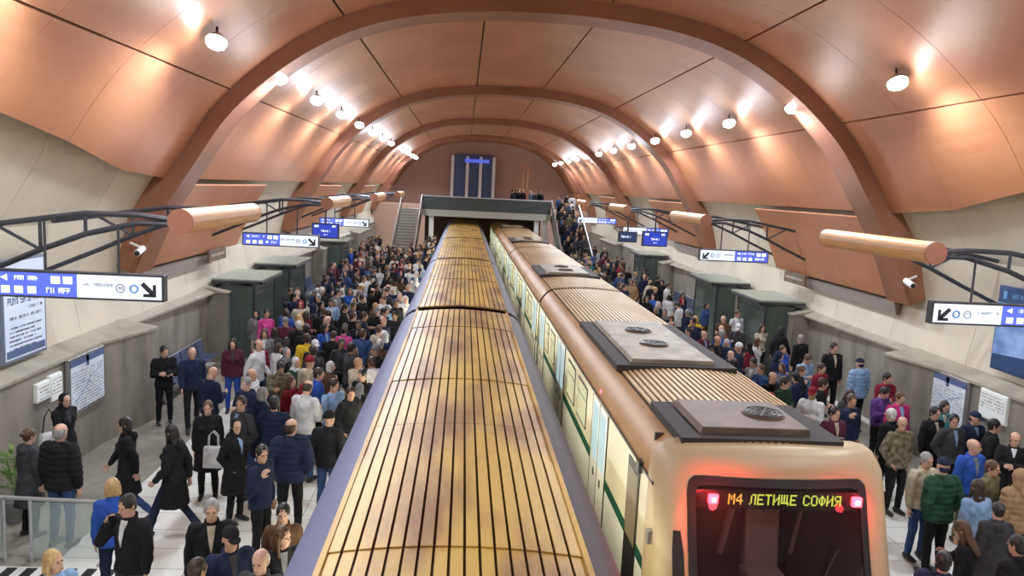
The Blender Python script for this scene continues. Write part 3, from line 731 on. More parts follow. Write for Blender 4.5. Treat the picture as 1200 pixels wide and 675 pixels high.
def notice(sgn, y0, y1, z0, z1, label):
    e, p, w, h = board('notice', sgn, y0, y1, z0, z1, 8.58, M['paper'], M['paper'], label, 'notice', fw=.02)
    m = MB()
    for i in range(5): strokes(m, -w+.05, w-.05, h-.1-i*.06, h-.075-i*.06, -.056, r5, .7)
    m.build('text', M['glyph_grey'], p)
notice(-1, 12.75, 13.15, 1.50, 1.82, 'smaller white notice sheet on concrete, furthest from the station map')
notice(-1, 13.17, 13.55, 1.40, 1.86, 'yellowish white notice sheet on concrete between the other sheet and the map')
notice(1, 13.25, 14.0, 1.45, 2.0, 'pale notice sheet on the concrete wall next to the framed map, M4 train side')
e, p, w, h = board('advertisement', 1, 12.3, 14.25, 2.35, 4.0, 8.88, M['ad_dark'], M['ad_blue'], 'large blue advertisement on the cream wall behind the lit sign', 'poster', fw=.03)
m = MB(); m.prism([(-w+.03, -h+.03), (w-.03, -h+.03), (w-.03, -h+.25), (.1, -h+.38), (-w+.03, -h+.3)], -.060, -.056); m.box(-w+.03, w-.03, -.060, -.056, h-.32, h-.03); m.build('dark_band', M['ad_dark'], p)
m = MB(); m.box(-w+.15, -w+.24, -.063, -.060, h-.25, h-.1); strokes(m, -w+.4, w-.4, h-.22, h-.13, -.060, r5); m.build('lettering', M['glyph_blue'], p)
m = MB(); m.box(w-.6, w-.42, -.060, -.056, -h+.4, -h+.75); m.build('white_square', M['poster_paper'], p)

# ------------------------------------------------------------------ glass vestibules, benches, railing
def vestibule(sgn, y0, y1, k, label):
    x = XC+sgn*8.7; e = empty('glass_vestibule', (x, (y0+y1)/2, 0)); w = (y1-y0)/2; d = -sgn*1.0
    X = lambda a, b: (min(a, b), max(a, b))
    m = MB(); m.box(*X(-d*.2, d*1.25), -w-.1, w+.1, 2.34, 2.39); m.build('canopy', M['canopy_glass'], e)
    m = MB(); m.box(*X(d*1.19, d*1.25), -w-.1, w+.1, 2.25, 2.34); m.box(*X(-d*.2, d*1.25), -w-.1, -w-.05, 2.26, 2.34); m.build('canopy_edge', M['dark_steel'], e)
    for yy in (-w, w):
        for xx in (0.1, 1.0):
            m = MB(); m.box(*X(d*xx-.03, d*xx+.03), yy-.03, yy+.03, 0, 2.34); m.build('post', M['dark_steel'], e)
    m = MB(); m.box(*X(d*1.0-.01, d*1.0+.01), -w+.03, -.02, .05, 2.20); m.build('front_pane', M['green_glass'], e)
    m = MB(); m.box(*X(d*1.0-.01, d*1.0+.01), .02, w-.03, .05, 2.20); m.build('front_pane', M['green_glass'], e)
    for yy in (-w, w):
        m = MB(); m.box(*X(d*.13, d*.97), yy-.01, yy+.01, .05, 2.20); m.build('side_pane', M['green_glass'], e)
    m = MB(); m.box(*X(d*.99, d*1.02), -w, w, 2.0, 2.05); m.build('rail', M['dark_steel'], e)
    tag(e, label, 'glass vestibule')
nth = ['first', 'second', 'third', 'fourth', 'fifth']
for k, (a, b) in enumerate([(22.75, 25.1), (27.35, 29.9), (38.75, 41.1)]):
    for sgn in (-1, 1):
        vestibule(sgn, a, b, k, f'dark green glass vestibule with flat canopy, {nth[k]} along the wall on ' + ('gold-roofed train side' if sgn < 0 else 'M4 train side'))
def bench(sgn, y0, n, label):
    x = XC+sgn*8.68; e = empty('bench', (x, y0+n*.275, 0)); d = -sgn
    for i in range(n):
        yy = (i-n/2+.5)*.55
        m = MB(); m.prism([(d*0, .42), (d*.42, .44), (d*.44, .48), (d*.02, .46)], yy-.24, yy+.24); m.build('seat', M['bench_blue'], e, bevel=.01)
        m = MB(); m.prism([(-d*.02, .46), (d*.03, .46), (-d*.06, .86), (-d*.11, .86)], yy-.24, yy+.24); m.build('backrest', M['bench_blue'], e, bevel=.01)
    m = MB(); m.tube([(d*.2, -n*.275, .38), (d*.2, n*.275, .38)], .03); m.tube([(-d*.08, -n*.275, .87), (-d*.08, n*.275, .87)], .02); m.build('rail', M['steel'], e)
    for yy in (-n*.2, n*.2):
        m = MB(); m.tube([(d*.2, yy, 0), (d*.2, yy, .38)], .03); m.build('leg', M['steel'], e)
    tag(e, label, 'bench')
bench(-1, 17.5, 7, 'row of dark blue metal seats behind the first concrete pier, gold-roofed train side')
bench(-1, 31.6, 9, 'second row of dark blue metal seats in a wall recess, gold-roofed train side')
bench(1, 31.6, 9, 'row of dark blue metal seats in the wall recess on the M4 train side')
e = empty('glass_railing', (-5.6, 10.3, 0))
for x in (-1.3, -.45, -.1, .82): m = MB(); m.tube([(x, 0, 0), (x, 0, .93)], .025, 10); m.build('post', M['steel'], e)
m = MB(); m.tube([(-1.35, 0, .96), (.88, 0, .90)], .028, 10); m.build('handrail', M['steel'], e)
for a, b in ((-1.27, -.48), (-.07, .79)): m = MB(); m.box(a, b, -.006, .006, .08, .88); m.build('glass_panel', M['glass'], e)
for x in (-1.3, .82):
    m = MB(); m.box(x-.05, x+.05, -.05, .05, 0, .015); m.build('foot_plate', M['steel'], e)
tag(e, 'steel and glass railing standing on the floor by the striped mat', 'railing')
m = MB()
for i in range(19):
    if i % 2 == 0: m.box(-6.7+i*.13, -6.7+i*.13+.13, 8.3, 10.12, .012, .03)
mw_ = m.build('floor_mat', M['black']); m = MB(); m.box(-6.75, -4.2, 8.25, 10.17, .0121, .02); m.build('mat_base', M['edge_white'], mw_)
tag(mw_, 'striped black and white entrance mat in front of the glass railing', 'mat')
# plant
e = empty('potted_plant', (-6.62, 11.6, 0)); m = MB(); m.tube([(0, 0, .01), (0, 0, .35)], [.14, .19], 16); m.build('pot', M['terra'], e)
m = MB(); r6 = random.Random(6)
for i in range(60):
    a = r6.uniform(0, 6.28); t = r6.uniform(.1, .9); h_ = r6.uniform(.5, 1.15); rr = .07+.17*t
    c = Vector((rr*math.cos(a), rr*math.sin(a), h_)); d = Vector((math.cos(a), math.sin(a), .5)).normalized(); s = d.cross(Vector((0, 0, 1))).normalized()*.035; u = Vector((0, 0, .006))
    m.add([c-d*.08, c+s, c+d*.09, c-s, c-d*.08+u, c+s+u, c+d*.09+u, c-s+u], [(0, 1, 2, 3), (7, 6, 5, 4), (0, 4, 5, 1), (1, 5, 6, 2), (2, 6, 7, 3), (3, 7, 4, 0)])
for i in range(6): a = i*1.05; m.tube([(0, 0, .3), (.04*math.cos(a), .04*math.sin(a), .6), (.12*math.cos(a), .12*math.sin(a), 1.0)], .008, 6)
m.build('foliage', M['leaf'], e); tag(e, 'bushy green potted plant against the concrete wall by the glass railing', 'plant')
# ------------------------------------------------------------------ people: body lofts joined into one surface
def V(*a): return np.array(a, float)
def nrm(a): return a/np.linalg.norm(a)
class Sh:
    """closed lofted shells that are fused into one continuous surface"""
    def __init__(s): s.mb = MB()
    def loft(s, rings, n=14):
        # ring = (centre, u, v, a, b)
        rows = []
        for c, u, v, a, b in rings:
            rows.append([tuple(c+u*a*math.cos(2*math.pi*k/n)+v*b*math.sin(2*math.pi*k/n)) for k in range(n)])
        s.mb.strip(rows, True); s.mb.add(rows[0], [tuple(range(n))]); s.mb.add(rows[-1], [tuple(range(n-1, -1, -1))])
    def zloft(s, secs, T=None, n=20):
        rings = []
        for q in secs:
            z, a, b = q[:3]; y = q[3] if len(q) > 3 else 0; x = q[4] if len(q) > 4 else 0
            c, u, v = V(x, y, z), V(1, 0, 0), V(0, 1, 0)
            if T is not None: c = T[:3, :3] @ c+T[:3, 3]; u = T[:3, :3] @ u; v = T[:3, :3] @ v
            rings.append((c, u, v, a, b))
        s.loft(rings, n)
    def limb(s, pts, rad, n=12):
        pts = [np.array(p, float) for p in pts]; P = []; R = []
        d0 = nrm(pts[1]-pts[0]); d1 = nrm(pts[-1]-pts[-2])
        for k in (-.92, -.6): P.append(pts[0]+d0*rad[0]*k); R.append(rad[0]*math.sqrt(1-k*k))
        for i, (p, r) in enumerate(zip(pts, rad)):
            P.append(p); R.append(r)
        for k in (.6, .92): P.append(pts[-1]+d1*rad[-1]*k); R.append(rad[-1]*math.sqrt(1-k*k))
        s.mb.tube([tuple(p) for p in P], R, n)
    def ball(s, c, r, n=10):
        c = np.array(c, float); r = np.array(r if hasattr(r, '__len__') else (r, r, r), float); rings = []
        for i in range(n+1):
            t = math.pi*(i+.15)/(n+.3); rings.append((c+V(0, 0, -math.cos(t)*r[2]), V(1, 0, 0), V(0, 1, 0), r[0]*math.sin(t), r[1]*math.sin(t)))
        s.loft(rings, 14)
    def fuse(s, name, vox, smooth=2, disp=None, keep=1.0):
        me = bpy.data.meshes.new(name+'_raw'); me.from_pydata(s.mb.v, [], s.mb.f)
        bm = bmesh.new(); bm.from_mesh(me); bmesh.ops.recalc_face_normals(bm, faces=bm.faces); bm.to_mesh(me); bm.free()
        o = bpy.data.objects.new(name+'_raw', me); col.objects.link(o)
        r = o.modifiers.new('r', 'REMESH'); r.mode = 'VOXEL'; r.voxel_size = vox
        if smooth: sm = o.modifiers.new('s', 'SMOOTH'); sm.iterations = smooth; sm.factor = .5
        if keep < 1: dc = o.modifiers.new('d', 'DECIMATE'); dc.ratio = keep
        dg = bpy.context.evaluated_depsgraph_get(); dg.update()
        out = bpy.data.meshes.new_from_object(o.evaluated_get(dg), preserve_all_data_layers=False, depsgraph=dg); out.name = name
        bpy.data.objects.remove(o); bpy.data.meshes.remove(me)
        if disp:
            n = len(out.vertices); co = np.empty(n*3); out.vertices.foreach_get('co', co); co = co.reshape(-1, 3)
            no = np.empty(n*3); out.vertices.foreach_get('normal', no); no = no.reshape(-1, 3)
            out.vertices.foreach_set('co', (co+no*disp(co)[:, None]).ravel())
        out.polygons.foreach_set('use_smooth', [True]*len(out.polygons)); out.update()
        return out
def folds(co, amp=.005, f=1.0):
    x, y, z = co.T
    return amp*(np.sin(31*f*z+14*x+5*np.sin(9*y+7*x))+.7*np.sin(47*f*z-33*x+21*y)+.5*np.sin(70*y+25*z))/1.6
def quilt(co):
    return .010*np.abs(np.sin(co[:, 2]*math.pi/.085))-.003+folds(co, .003)

def arm_dirs(kind, s):
    D = {'down': ((.16, .02, -1), (.04, -.16, -1)), 'phone': ((.14, -.10, -1), (-.35, -.9, .32)), 'pocket': ((.34, .22, -1), (-.42, -.42, -.9)),
         'cross': ((.18, -.28, -1), (-1.0, -.50, .10)), 'ear': ((.45, -.40, -.8), (-.42, .02, 1)), 'fwd': ((.12, -.45, -1), (-.05, -.6, -.85)),
         'back': ((.14, .42, -1), (.0, .10, -1)), 'strap': ((.20, .05, -1), (-.45, -.45, .85)), 'lap': ((.15, -.25, -1), (-.35, -.95, -.15)), 'bag': ((.22, .0, -1), (.02, -.55, -.6))}
    a, b = D[kind]; f = lambda q: nrm(V(q[0]*s, q[1], q[2])); return f(a), f(b)
POSES = {  # arms (left, right), foot and knee offsets, head yaw, head nod
    'stand': ('down', 'down', 'stand', 0, .05), 'look': ('down', 'pocket', 'stand', .6, .0), 'phone': ('phone', 'down', 'stand', .1, .45),
    'pocket': ('pocket', 'pocket', 'stand', -.45, .05), 'cross': ('cross', 'cross', 'stand', .25, .1), 'call': ('ear', 'down', 'stand', -.1, .15),
    'walk': ('fwd', 'back', 'walkA', 0, .1), 'stride': ('back', 'bag', 'walkB', -.15, .15), 'strap': ('strap', 'down', 'stand', -.6, .1), 'sit': ('lap', 'lap', 'sit', .2, .2)}
def legs_of(kind, hip):
    if kind == 'stand': return [((s*hip, 0, .90), (s*(hip+.02), -.02, .49), (s*(hip+.03), .02, .09), (s*.02, -1, 0)) for s in (-1, 1)]
    if kind == 'sit': return [((s*hip, 0, .52), (s*(hip+.05), -.43, .52), (s*(hip+.04), -.42, .09), (0, -1, 0)) for s in (-1, 1)]
    f = 1 if kind == 'walkA' else -1
    return [((-f*hip, 0, .89), (-f*(hip+.01), -.20, .52), (-f*hip, -.34, .10), (0, -1, .12)), ((f*hip, 0, .89), (f*(hip+.01), .05, .49), (f*hip, .36, .14), (0, -1, -.45))]
def rotT(yaw, nod, piv):
    cy, sy, cn, sn = math.cos(yaw), math.sin(yaw), math.cos(nod), math.sin(nod)
    R = np.array([[cy, -sy, 0], [sy, cy, 0], [0, 0, 1]]) @ np.array([[1, 0, 0], [0, cn, sn], [0, -sn, cn]]).T
    T = np.eye(4); T[:3, :3] = R; T[:3, 3] = piv-R @ V(0, 0, -.135); return T
def hand(sh, w, d, s, curl, hs=1.0):
    # w wrist, d along the hand, n palm normal (towards the body), q across
    n = nrm(V(-s, -.25, 0)-d*np.dot(V(-s, -.25, 0), d)); q = np.cross(d, n)
    if q[1] > 0: q = -q          # thumb side points forward
    sh.loft([(w-d*.01, q, n, .026*hs, .021*hs), (w+d*.03*hs, q, n, .036*hs, .018*hs), (w+d*.07*hs, q, n, .043*hs, .016*hs), (w+d*.092*hs, q, n, .040*hs, .012*hs)])
    for k, (o, l) in enumerate(((.031, .070), (.011, .080), (-.010, .075), (-.030, .058))):
        b = w+d*.085*hs+q*o*hs; d1 = nrm(d+n*curl*.6); d2 = nrm(d+n*curl*1.6); d3 = nrm(d+n*curl*3.2)
        p1 = b+d1*l*.45*hs; p2 = p1+d2*l*.33*hs; p3 = p2+d3*l*.22*hs
        sh.limb([b, p1, p2, p3], [.0105*hs, .0095*hs, .0088*hs, .0075*hs], 8)
    b = w+d*.028*hs+q*.028*hs; t1 = nrm(d*.8+q*.75+n*.3); t2 = nrm(d+q*.25+n*.55)
    sh.limb([b, b+t1*.036*hs, b+t1*.036*hs+t2*.034*hs], [.0145*hs, .0115*hs, .0095*hs], 8)
SEX = {'m': dict(sw=.178, chest=(.168, .118), waist=(.145, .105), hip=(.163, .113), hx=.088, arm=1.0, hd=1.0), 'f': dict(sw=.155, chest=(.148, .112), waist=(.122, .092), hip=(.168, .115), hx=.084, arm=.86, hd=.96)}
def figure(pose, sex, lod):
    """meshes of one figure 1.72 m tall in a given pose: body, clothes; lod 0 near, 1 middle, 2 far"""
    P = POSES[pose]; S = SEX[sex]; sit = P[2] == 'sit'; dz = -.40 if sit else 0
    bob = -.02 if P[2].startswith('walk') else 0; dz += bob
    T = rotT(P[3], P[4], V(0, -.012, 1.475+dz)); legs = legs_of(P[2], S['hx'])
    arms = []
    for s, kind in ((-1, P[0]), (1, P[1])):
        a, f = arm_dirs(kind, s); sh_ = V(s*S['sw'], .005, 1.395+dz); el = sh_+a*.285; wr = el+f*.245
        if kind == 'cross' and s > 0: wr = wr+V(0, -.045, .03)
        arms.append((s, sh_, el, wr, f, kind))
    # ---- body
    B = Sh(); c, w, h = S['chest'], S['waist'], S['hip']
    tor = [(.83, h[0]*.6, .075), (.90, h[0]*.96, h[1]*.97, .012), (.97, h[0]*.98, h[1], .012), (1.07, w[0], w[1]), (1.15, (w[0]+c[0])/2, w[1]+.004), (1.27, c[0], c[1], .0), (1.34, c[0]*1.0, c[1]*.92, .004), (1.40, c[0]*.82, .085, .006), (1.445, .075, .065, .004), (1.46, .055, .055)]
    B.zloft([(q[0]+dz,)+tuple(q[1:]) for q in tor])
    if sex == 'f':
        for s in (-1, 1): B.ball((s*.072, -.085, 1.265+dz), (.062, .055, .060))
    B.limb([(0, .005, 1.42+dz), (0, -.008, 1.54+dz)], [.058*S['hd'], .053*S['hd']])
    for s, a, e, wr, f, kind in arms:
        k = S['arm']; B.limb([V(s*.09, 0, 1.385+dz), a], [.055, .056*k]); B.limb([a, (a+e)/2, e], [.056*k, .047*k, .040*k]); B.limb([e, e+(wr-e)*.35, wr], [.041*k, .039*k, .026*k])
        if lod < 2: hand(B, wr, f, s, .55 if kind in ('phone', 'ear', 'strap', 'bag', 'cross') else .28, S['arm']*.5+.5)
        else: B.ball(wr+f*.07, .045)
    for hp, kn, an, td in legs:
        hp, kn, an = map(lambda q: V(*q), (hp, kn, an)); B.limb([hp, (hp+kn)/2, kn], [.085, .072, .053]); B.limb([kn, kn+(an-kn)*.3, an], [.053, .054, .036])
        t = nrm(V(*td)); B.limb([an+V(0, .02, -.03), an+t*.14+V(0, 0, -.045)], [.034, .028])
    hs = S['hd']
    head = [(-.118, .018, .022, -.050), (-.108, .036, .040, -.040), (-.085, .050, .062, -.024), (-.045, .063, .080, -.010), (0, .071, .092, .0), (.04, .075, .096, .004), (.08, .066, .085, .007), (.105, .043, .058, .009), (.118, .015, .022, .010)]
    B.zloft([(q[0]*hs, q[1]*hs, q[2]*hs, q[3]*hs) for q in head], T)
    L = lambda x, y, z: T[:3, :3] @ (V(x, y, z)*hs)+T[:3, 3]
    B.limb([L(0, -.088, .022), L(0, -.112, -.022)], [.007, .013], 8)                    # nose
    B.limb([L(-.040, -.080, .026), L(0, -.092, .026), L(.040, -.080, .026)], [.008, .010, .008], 8)   # brow
    B.limb([L(-.020, -.089, -.054), L(.020, -.089, -.054)], [.0075, .0075], 8)           # lips
    for s in (-1, 1): B.limb([L(s*.074, .008, .012), L(s*.078, .012, -.024)], [.013, .010], 8)
    R = {}
    vox = (.0062, .0105, .024)[lod]
    R['body'] = B.fuse('body_'+pose+sex, vox, (2, 2, 1)[lod])
    R['T'] = T; R['hs'] = hs
    cv = (.011, .015, .026)[lod]
    # ---- upper clothing
    def top(kind):
        C = Sh(); g = {'jacket': .024, 'coat': .028, 'puffer': .040, 'shirt': .012}[kind]
        hem = {'jacket': .85, 'coat': .52, 'puffer': .84, 'shirt': .88}[kind]
        if sit: hem = max(hem, .85)
        sec = [(q[0]+dz, q[1]+g, q[2]+g)+tuple(q[3:]) for q in tor if q[0] > .93 and q[0] < 1.42]
        sec = [(hem+dz, h[0]+g+(.05 if kind == 'coat' else .012), h[1]+g+(.06 if kind == 'coat' else .012), .008)] + ([(.85+dz, h[0]+g+.012, h[1]+g+.01, .01)] if hem < .8 else []) + sec + [(1.435+dz, .10, .078+g*.5, .004), (1.475+dz, .066+g*.3, .066+g*.3, 0)]
        C.zloft(sec, n=24)
        if sex == 'f':
            for s in (-1, 1): C.ball((s*.072, -.090, 1.265+dz), (.068, .06+g*.5, .066))
        for s, a, e, wr, f, k_ in arms:
            k = S['arm']; C.limb([V(s*.085, 0, 1.38+dz), a+V(0, 0, .002)], [.056+g*.7, .058*k+g*.8]); C.limb([a, (a+e)/2, e], [.058*k+g*.8, .050*k+g, .044*k+g]); 
            if kind == 'shirt' and pose in ('cross', 'walk'): C.limb([a, a+(e-a)*.8], [.06*k+g, .052*k+g])
            else: C.limb([e, (e+wr)/2, wr-f*.012], [.044*k+g, .040*k+g*.9, .032*k+g*.55])
        if kind != 'shirt':
            n = 16; rr = .066+(.01 if kind == 'puffer' else 0)
            for i in range(n):
                a0, a1 = 2*math.pi*i/n, 2*math.pi*(i+1)/n
                C.limb([(rr*math.sin(a0), rr*math.cos(a0)*1.05, 1.475+dz+.018*math.cos(a0)), (rr*math.sin(a1), rr*math.cos(a1)*1.05, 1.475+dz+.018*math.cos(a1))], [.020, .020], 8)
        if kind in ('coat', 'puffer') and lod < 2:                                     # hood lying on the back
            C.ball((0, .11, 1.42+dz), (.095, .055, .075))
        return C.fuse(kind+'_'+pose+sex, cv, 2, (quilt if kind == 'puffer' else folds) if lod < 2 else None)
    R['top'] = top
    # ---- trousers, shoes
    C = Sh()
    C.zloft([(.84+dz if not sit else .44, h[0]*.7, .09), (.90+dz, h[0]+.012, h[1]+.012, .012), (.97+dz, h[0]+.012, h[1]+.012, .012), (1.03+dz, w[0]+.018, w[1]+.014, .004)], n=22)
    for hp, kn, an, td in legs:
        hp, kn, an = map(lambda q: V(*q), (hp, kn, an)); C.limb([hp, (hp+kn)/2, kn], [.094, .082, .064]); C.limb([kn, kn+(an-kn)*.4, an+(kn-an)*.06], [.064, .060, .052])
    R['trousers'] = C.fuse('trousers_'+pose+sex, cv, 2, (lambda co: folds(co, .004, .8)) if lod < 2 else None)
    sh = []
    for hp, kn, an, td in legs:
        an = V(*an); t = nrm(V(*td)); C = Sh(); base = an+V(0, 0, -.045)
        C.limb([base-t*.045+V(0, 0, .005), base+t*.05, base+t*.165+V(0, 0, -.008)], [.044, .043, .034]); C.limb([an+V(0, 0, .01), base], [.048, .044])
        C.mb.v = [(x, y, max(z, an[2]-.09+(0 if abs(td[2]) < .3 else 0)) if td[2] > -.3 else z) for x, y, z in C.mb.v]
        sh.append(C.fuse('shoe', .012 if lod < 2 else .03, 1))
    R['shoes'] = sh
    return R
def hair_mesh(kind, vox=.009):
    H = Sh()
    if kind in ('short', 'long', 'bun', 'grey_ring', 'bob'):
        if kind != 'grey_ring': H.ball((0, .013, .033), (.085, .103, .101))
        else: H.loft([(V(0, .030, z), V(1, 0, 0), V(0, 1, 0), a, b) for z, a, b in ((-.06, .05, .05), (-.03, .078, .078), (.02, .083, .080), (.05, .076, .074), (.06, .05, .05))], 20)
    if kind in ('short', 'grey_ring'): H.ball((0, .045, -.035), (.068, .058, .055))
    if kind in ('long', 'bob'):
        lo = -.34 if kind == 'long' else -.15
        H.loft([(V(0, .045+.03*(z < -.15), z), V(1, 0, 0), V(0, 1, 0), a, b) for z, a, b in ((lo, .05, .018), (lo*.8, .085, .034), (-.10, .098, .052), (-.02, .088, .066), (.04, .07, .06))], 20)
        for s in (-1, 1): H.limb([(s*.070, -.015, .05), (s*.083, -.010, -.03), (s*.086, -.012, -.11), (s*.085, -.035, lo*.8)], [.020, .022, .024, .016], 10)
    if kind == 'bun': H.ball((0, .045, -.03), (.066, .055, .05)); H.ball((0, .118, .045), (.040, .038, .038))
    if kind == 'beanie': H.loft([(V(0, .008, z), V(1, 0, 0), V(0, 1, 0), a, b) for z, a, b in ((.022, .082, .100), (.055, .085, .104), (.07, .083, .102), (.10, .075, .09), (.135, .045, .055), (.148, .02, .02))], 24)
    if kind == 'cap':
        H.loft([(V(0, .006, z), V(1, 0, 0), V(0, 1, 0), a, b) for z, a, b in ((.035, .082, .102), (.07, .081, .10), (.105, .066, .08), (.13, .03, .04))], 24)
        H.loft([(V(0, -.085-.085*t, .038-.02*t), V(1, 0, 0), V(0, 0, 1), .070*math.sqrt(max(.05, 1-t*t*.8)), .009) for t in (0, .35, .7, 1)], 16); H.ball((0, .05, -.03), (.066, .05, .05))
    if kind == 'scarf':
        H.ball((0, .022, .028), (.092, .100, .108)); H.loft([(V(0, .02, z), V(1, 0, 0), V(0, 1, 0), a, b) for z, a, b in ((-.30, .13, .07), (-.22, .16, .12), (-.15, .115, .105), (-.10, .088, .082), (-.04, .088, .07))], 20)
    if kind == 'hood': H.ball((0, .028, .020), (.105, .110, .125)); H.loft([(V(0, .03, z), V(1, 0, 0), V(0, 1, 0), a, b) for z, a, b in ((-.18, .10, .08), (-.10, .105, .09), (-.03, .10, .09))], 20)
    d = (lambda co: .0012*np.sin(co[:, 0]*160+co[:, 2]*30)) if kind in ('short', 'long', 'bun', 'bob', 'grey_ring') and vox < .02 else None
    return H.fuse('hair_'+kind, vox, 1, d)

CL = {'black': (.012, .012, .014), 'navy': (.015, .022, .055), 'dark grey': (.05, .05, .055), 'grey': (.20, .20, .21), 'white': (.66, .66, .66), 'cream': (.52, .45, .34), 'blue': (.03, .09, .40), 'light blue': (.25, .38, .58),
      'brown': (.10, .055, .03), 'dark red': (.22, .015, .03), 'pink': (.65, .08, .30), 'magenta': (.50, .03, .16), 'green': (.025, .07, .04), 'olive': (.14, .13, .07), 'purple': (.10, .05, .22), 'yellow': (.70, .45, .03),
      'denim': (.04, .08, .20), 'teal': (.03, .20, .22), 'maroon': (.09, .02, .04), 'tan': (.34, .22, .12), 'orange': (.75, .25, .04), 'camouflage': (.20, .17, .11)}
for k, c in CL.items(): M['cloth '+k] = mat('cloth_'+k.replace(' ', '_'), c, .9, spec=.25, c2=tuple(q*.72 for q in c) if k != 'camouflage' else (.07, .07, .045), scale=9 if k != 'camouflage' else 14)
HC = {'black': (.010, .008, .007), 'dark brown': (.035, .018, .010), 'brown': (.09, .045, .02), 'blond': (.50, .33, .13), 'grey': (.28, .27, .26), 'white': (.60, .58, .54)}
for k, c in HC.items(): M['hair '+k] = mat('hair_'+k.replace(' ', '_'), c, .5, c2=tuple(q*.6 for q in c), scale=40, stretch=(1, 1, .2))
SKINS = [mat('skin', c, .5, c2=tuple(q*.9 for q in c), scale=12) for c in ((.56, .33, .23), (.48, .27, .18), (.62, .39, .29), (.40, .22, .14))]
M['eye'] = mat('eye_dark', (.02, .012, .01), .2); M['sole'] = mat('shoe_black', (.02, .02, .02), .5); M['shoe white'] = mat('shoe_white', (.6, .6, .6), .5)
EYE = Sh(); EYE.ball((0, 0, 0), (.0125, .007, .0065)); EYE_ME = EYE.fuse('eye', .003, 0); EYE_ME.materials.append(M['eye'])

_fig = {}; _tops = {}; _hair = {}
def fig(pose, sex, lod):
    k = (pose, sex, lod)
    if k not in _fig:
        _fig[k] = figure(*k); _fig[k]['body'].materials.append(SKINS[0]); _fig[k]['trousers'].materials.append(M['cloth black'])
        for s in _fig[k]['shoes']: s.materials.append(M['sole'])
    return _fig[k]
def top_of(pose, sex, lod, kind):
    k = (pose, sex, lod, kind)
    if k not in _tops: _tops[k] = fig(pose, sex, lod)['top'](kind); _tops[k].materials.append(M['cloth black'])
    return _tops[k]
from mathutils.bvhtree import BVHTree
_vee = {}
def vee(pose, sex, lod, kind):       # the opening of a jacket with the shirt showing
    k = (pose, sex, lod, kind)
    if k not in _vee:
        me = top_of(*k); t = BVHTree.FromPolygons([v.co for v in me.vertices], [p.vertices for p in me.polygons]); mb = MB(); rows = []
        lo = 1.31 if POSES[pose][0] in ('phone', 'cross', 'strap', 'lap') else 1.17
        for i in range(9):
            z = 1.455-(1.455-lo)*i/8; w = .040*(1-i/8)**.8+.004; row = []
            for j in range(5):
                x = -w+2*w*j/4; h = t.ray_cast(Vector((x, -.6, z+(-.02 if POSES[pose][2].startswith('walk') else 0)+(-.40 if pose == 'sit' else 0))), Vector((0, 1, 0)))
                row.append((x, (h[0].y if h[0] is not None else -.1)-.006, z+(-.02 if POSES[pose][2].startswith('walk') else 0)+(-.40 if pose == 'sit' else 0)))
            rows.append(row)
        mb.strip(rows); mb.strip([[(a, b+.004, c) for a, b, c in r] for r in rows])
        m = bpy.data.meshes.new('shirt_front'); m.from_pydata(mb.v, [], mb.f); m.polygons.foreach_set('use_smooth', [True]*len(m.polygons)); m.materials.append(M['cloth white']); _vee[k] = m
    return _vee[k]
def hair_of(kind, lod):
    k = (kind, lod)
    if k not in _hair: _hair[k] = hair_mesh(kind, .0065 if lod < 2 else .022); _hair[k].materials.append(M['hair black'])
    return _hair[k]
def slotmat(o, m):
    o.material_slots[0].link = 'OBJECT'; o.material_slots[0].material = m
def child(name, me, m, par):
    o = bpy.data.objects.new(name, me); col.objects.link(o); o.parent = par; slotmat(o, m); return o
_merged = {}
def merged(pose, sex, kind, hair):
    k = (pose, sex, kind, hair)
    if k not in _merged:
        F = fig(pose, sex, 2); mb = MB()
        def take(me, slot, T=None, s=1.0):
            co = [v.co for v in me.vertices]
            if T is not None: co = [T[:3, :3] @ (np.array(c)*s)+T[:3, 3] for c in co]
            mb.mi = slot; mb.add([tuple(c) for c in co], [tuple(p.vertices) for p in me.polygons])
        take(F['body'], 0)
        if hair != 'bald': take(hair_of(hair, 2), 1, F['T'], F['hs'])
        take(top_of(pose, sex, 2, kind), 2); take(F['trousers'], 3)
        for s in F['shoes']: take(s, 3)
        me = bpy.data.meshes.new('far_person'); me.from_pydata(mb.v, [], mb.f)
        for m in (SKINS[0], M['hair black'], M['cloth black'], M['cloth black']): me.materials.append(m)
        me.polygons.foreach_set('material_index', mb.m); me.polygons.foreach_set('use_smooth', [True]*len(me.polygons)); me.update()
        _merged[k] = me
    return _merged[k]
TOPN = {'jacket': 'jacket', 'coat': 'coat', 'puffer': 'padded jacket', 'shirt': 'top'}
HNAME = {'short': 'short {c} hair', 'long': 'long {c} hair', 'bun': '{c} hair in a bun', 'bob': '{c} bobbed hair', 'grey_ring': 'balding {c} hair', 'bald': 'bald head', 'beanie': '{c} beanie', 'cap': '{c} cap', 'scarf': '{c} headscarf', 'hood': '{c} hood'}
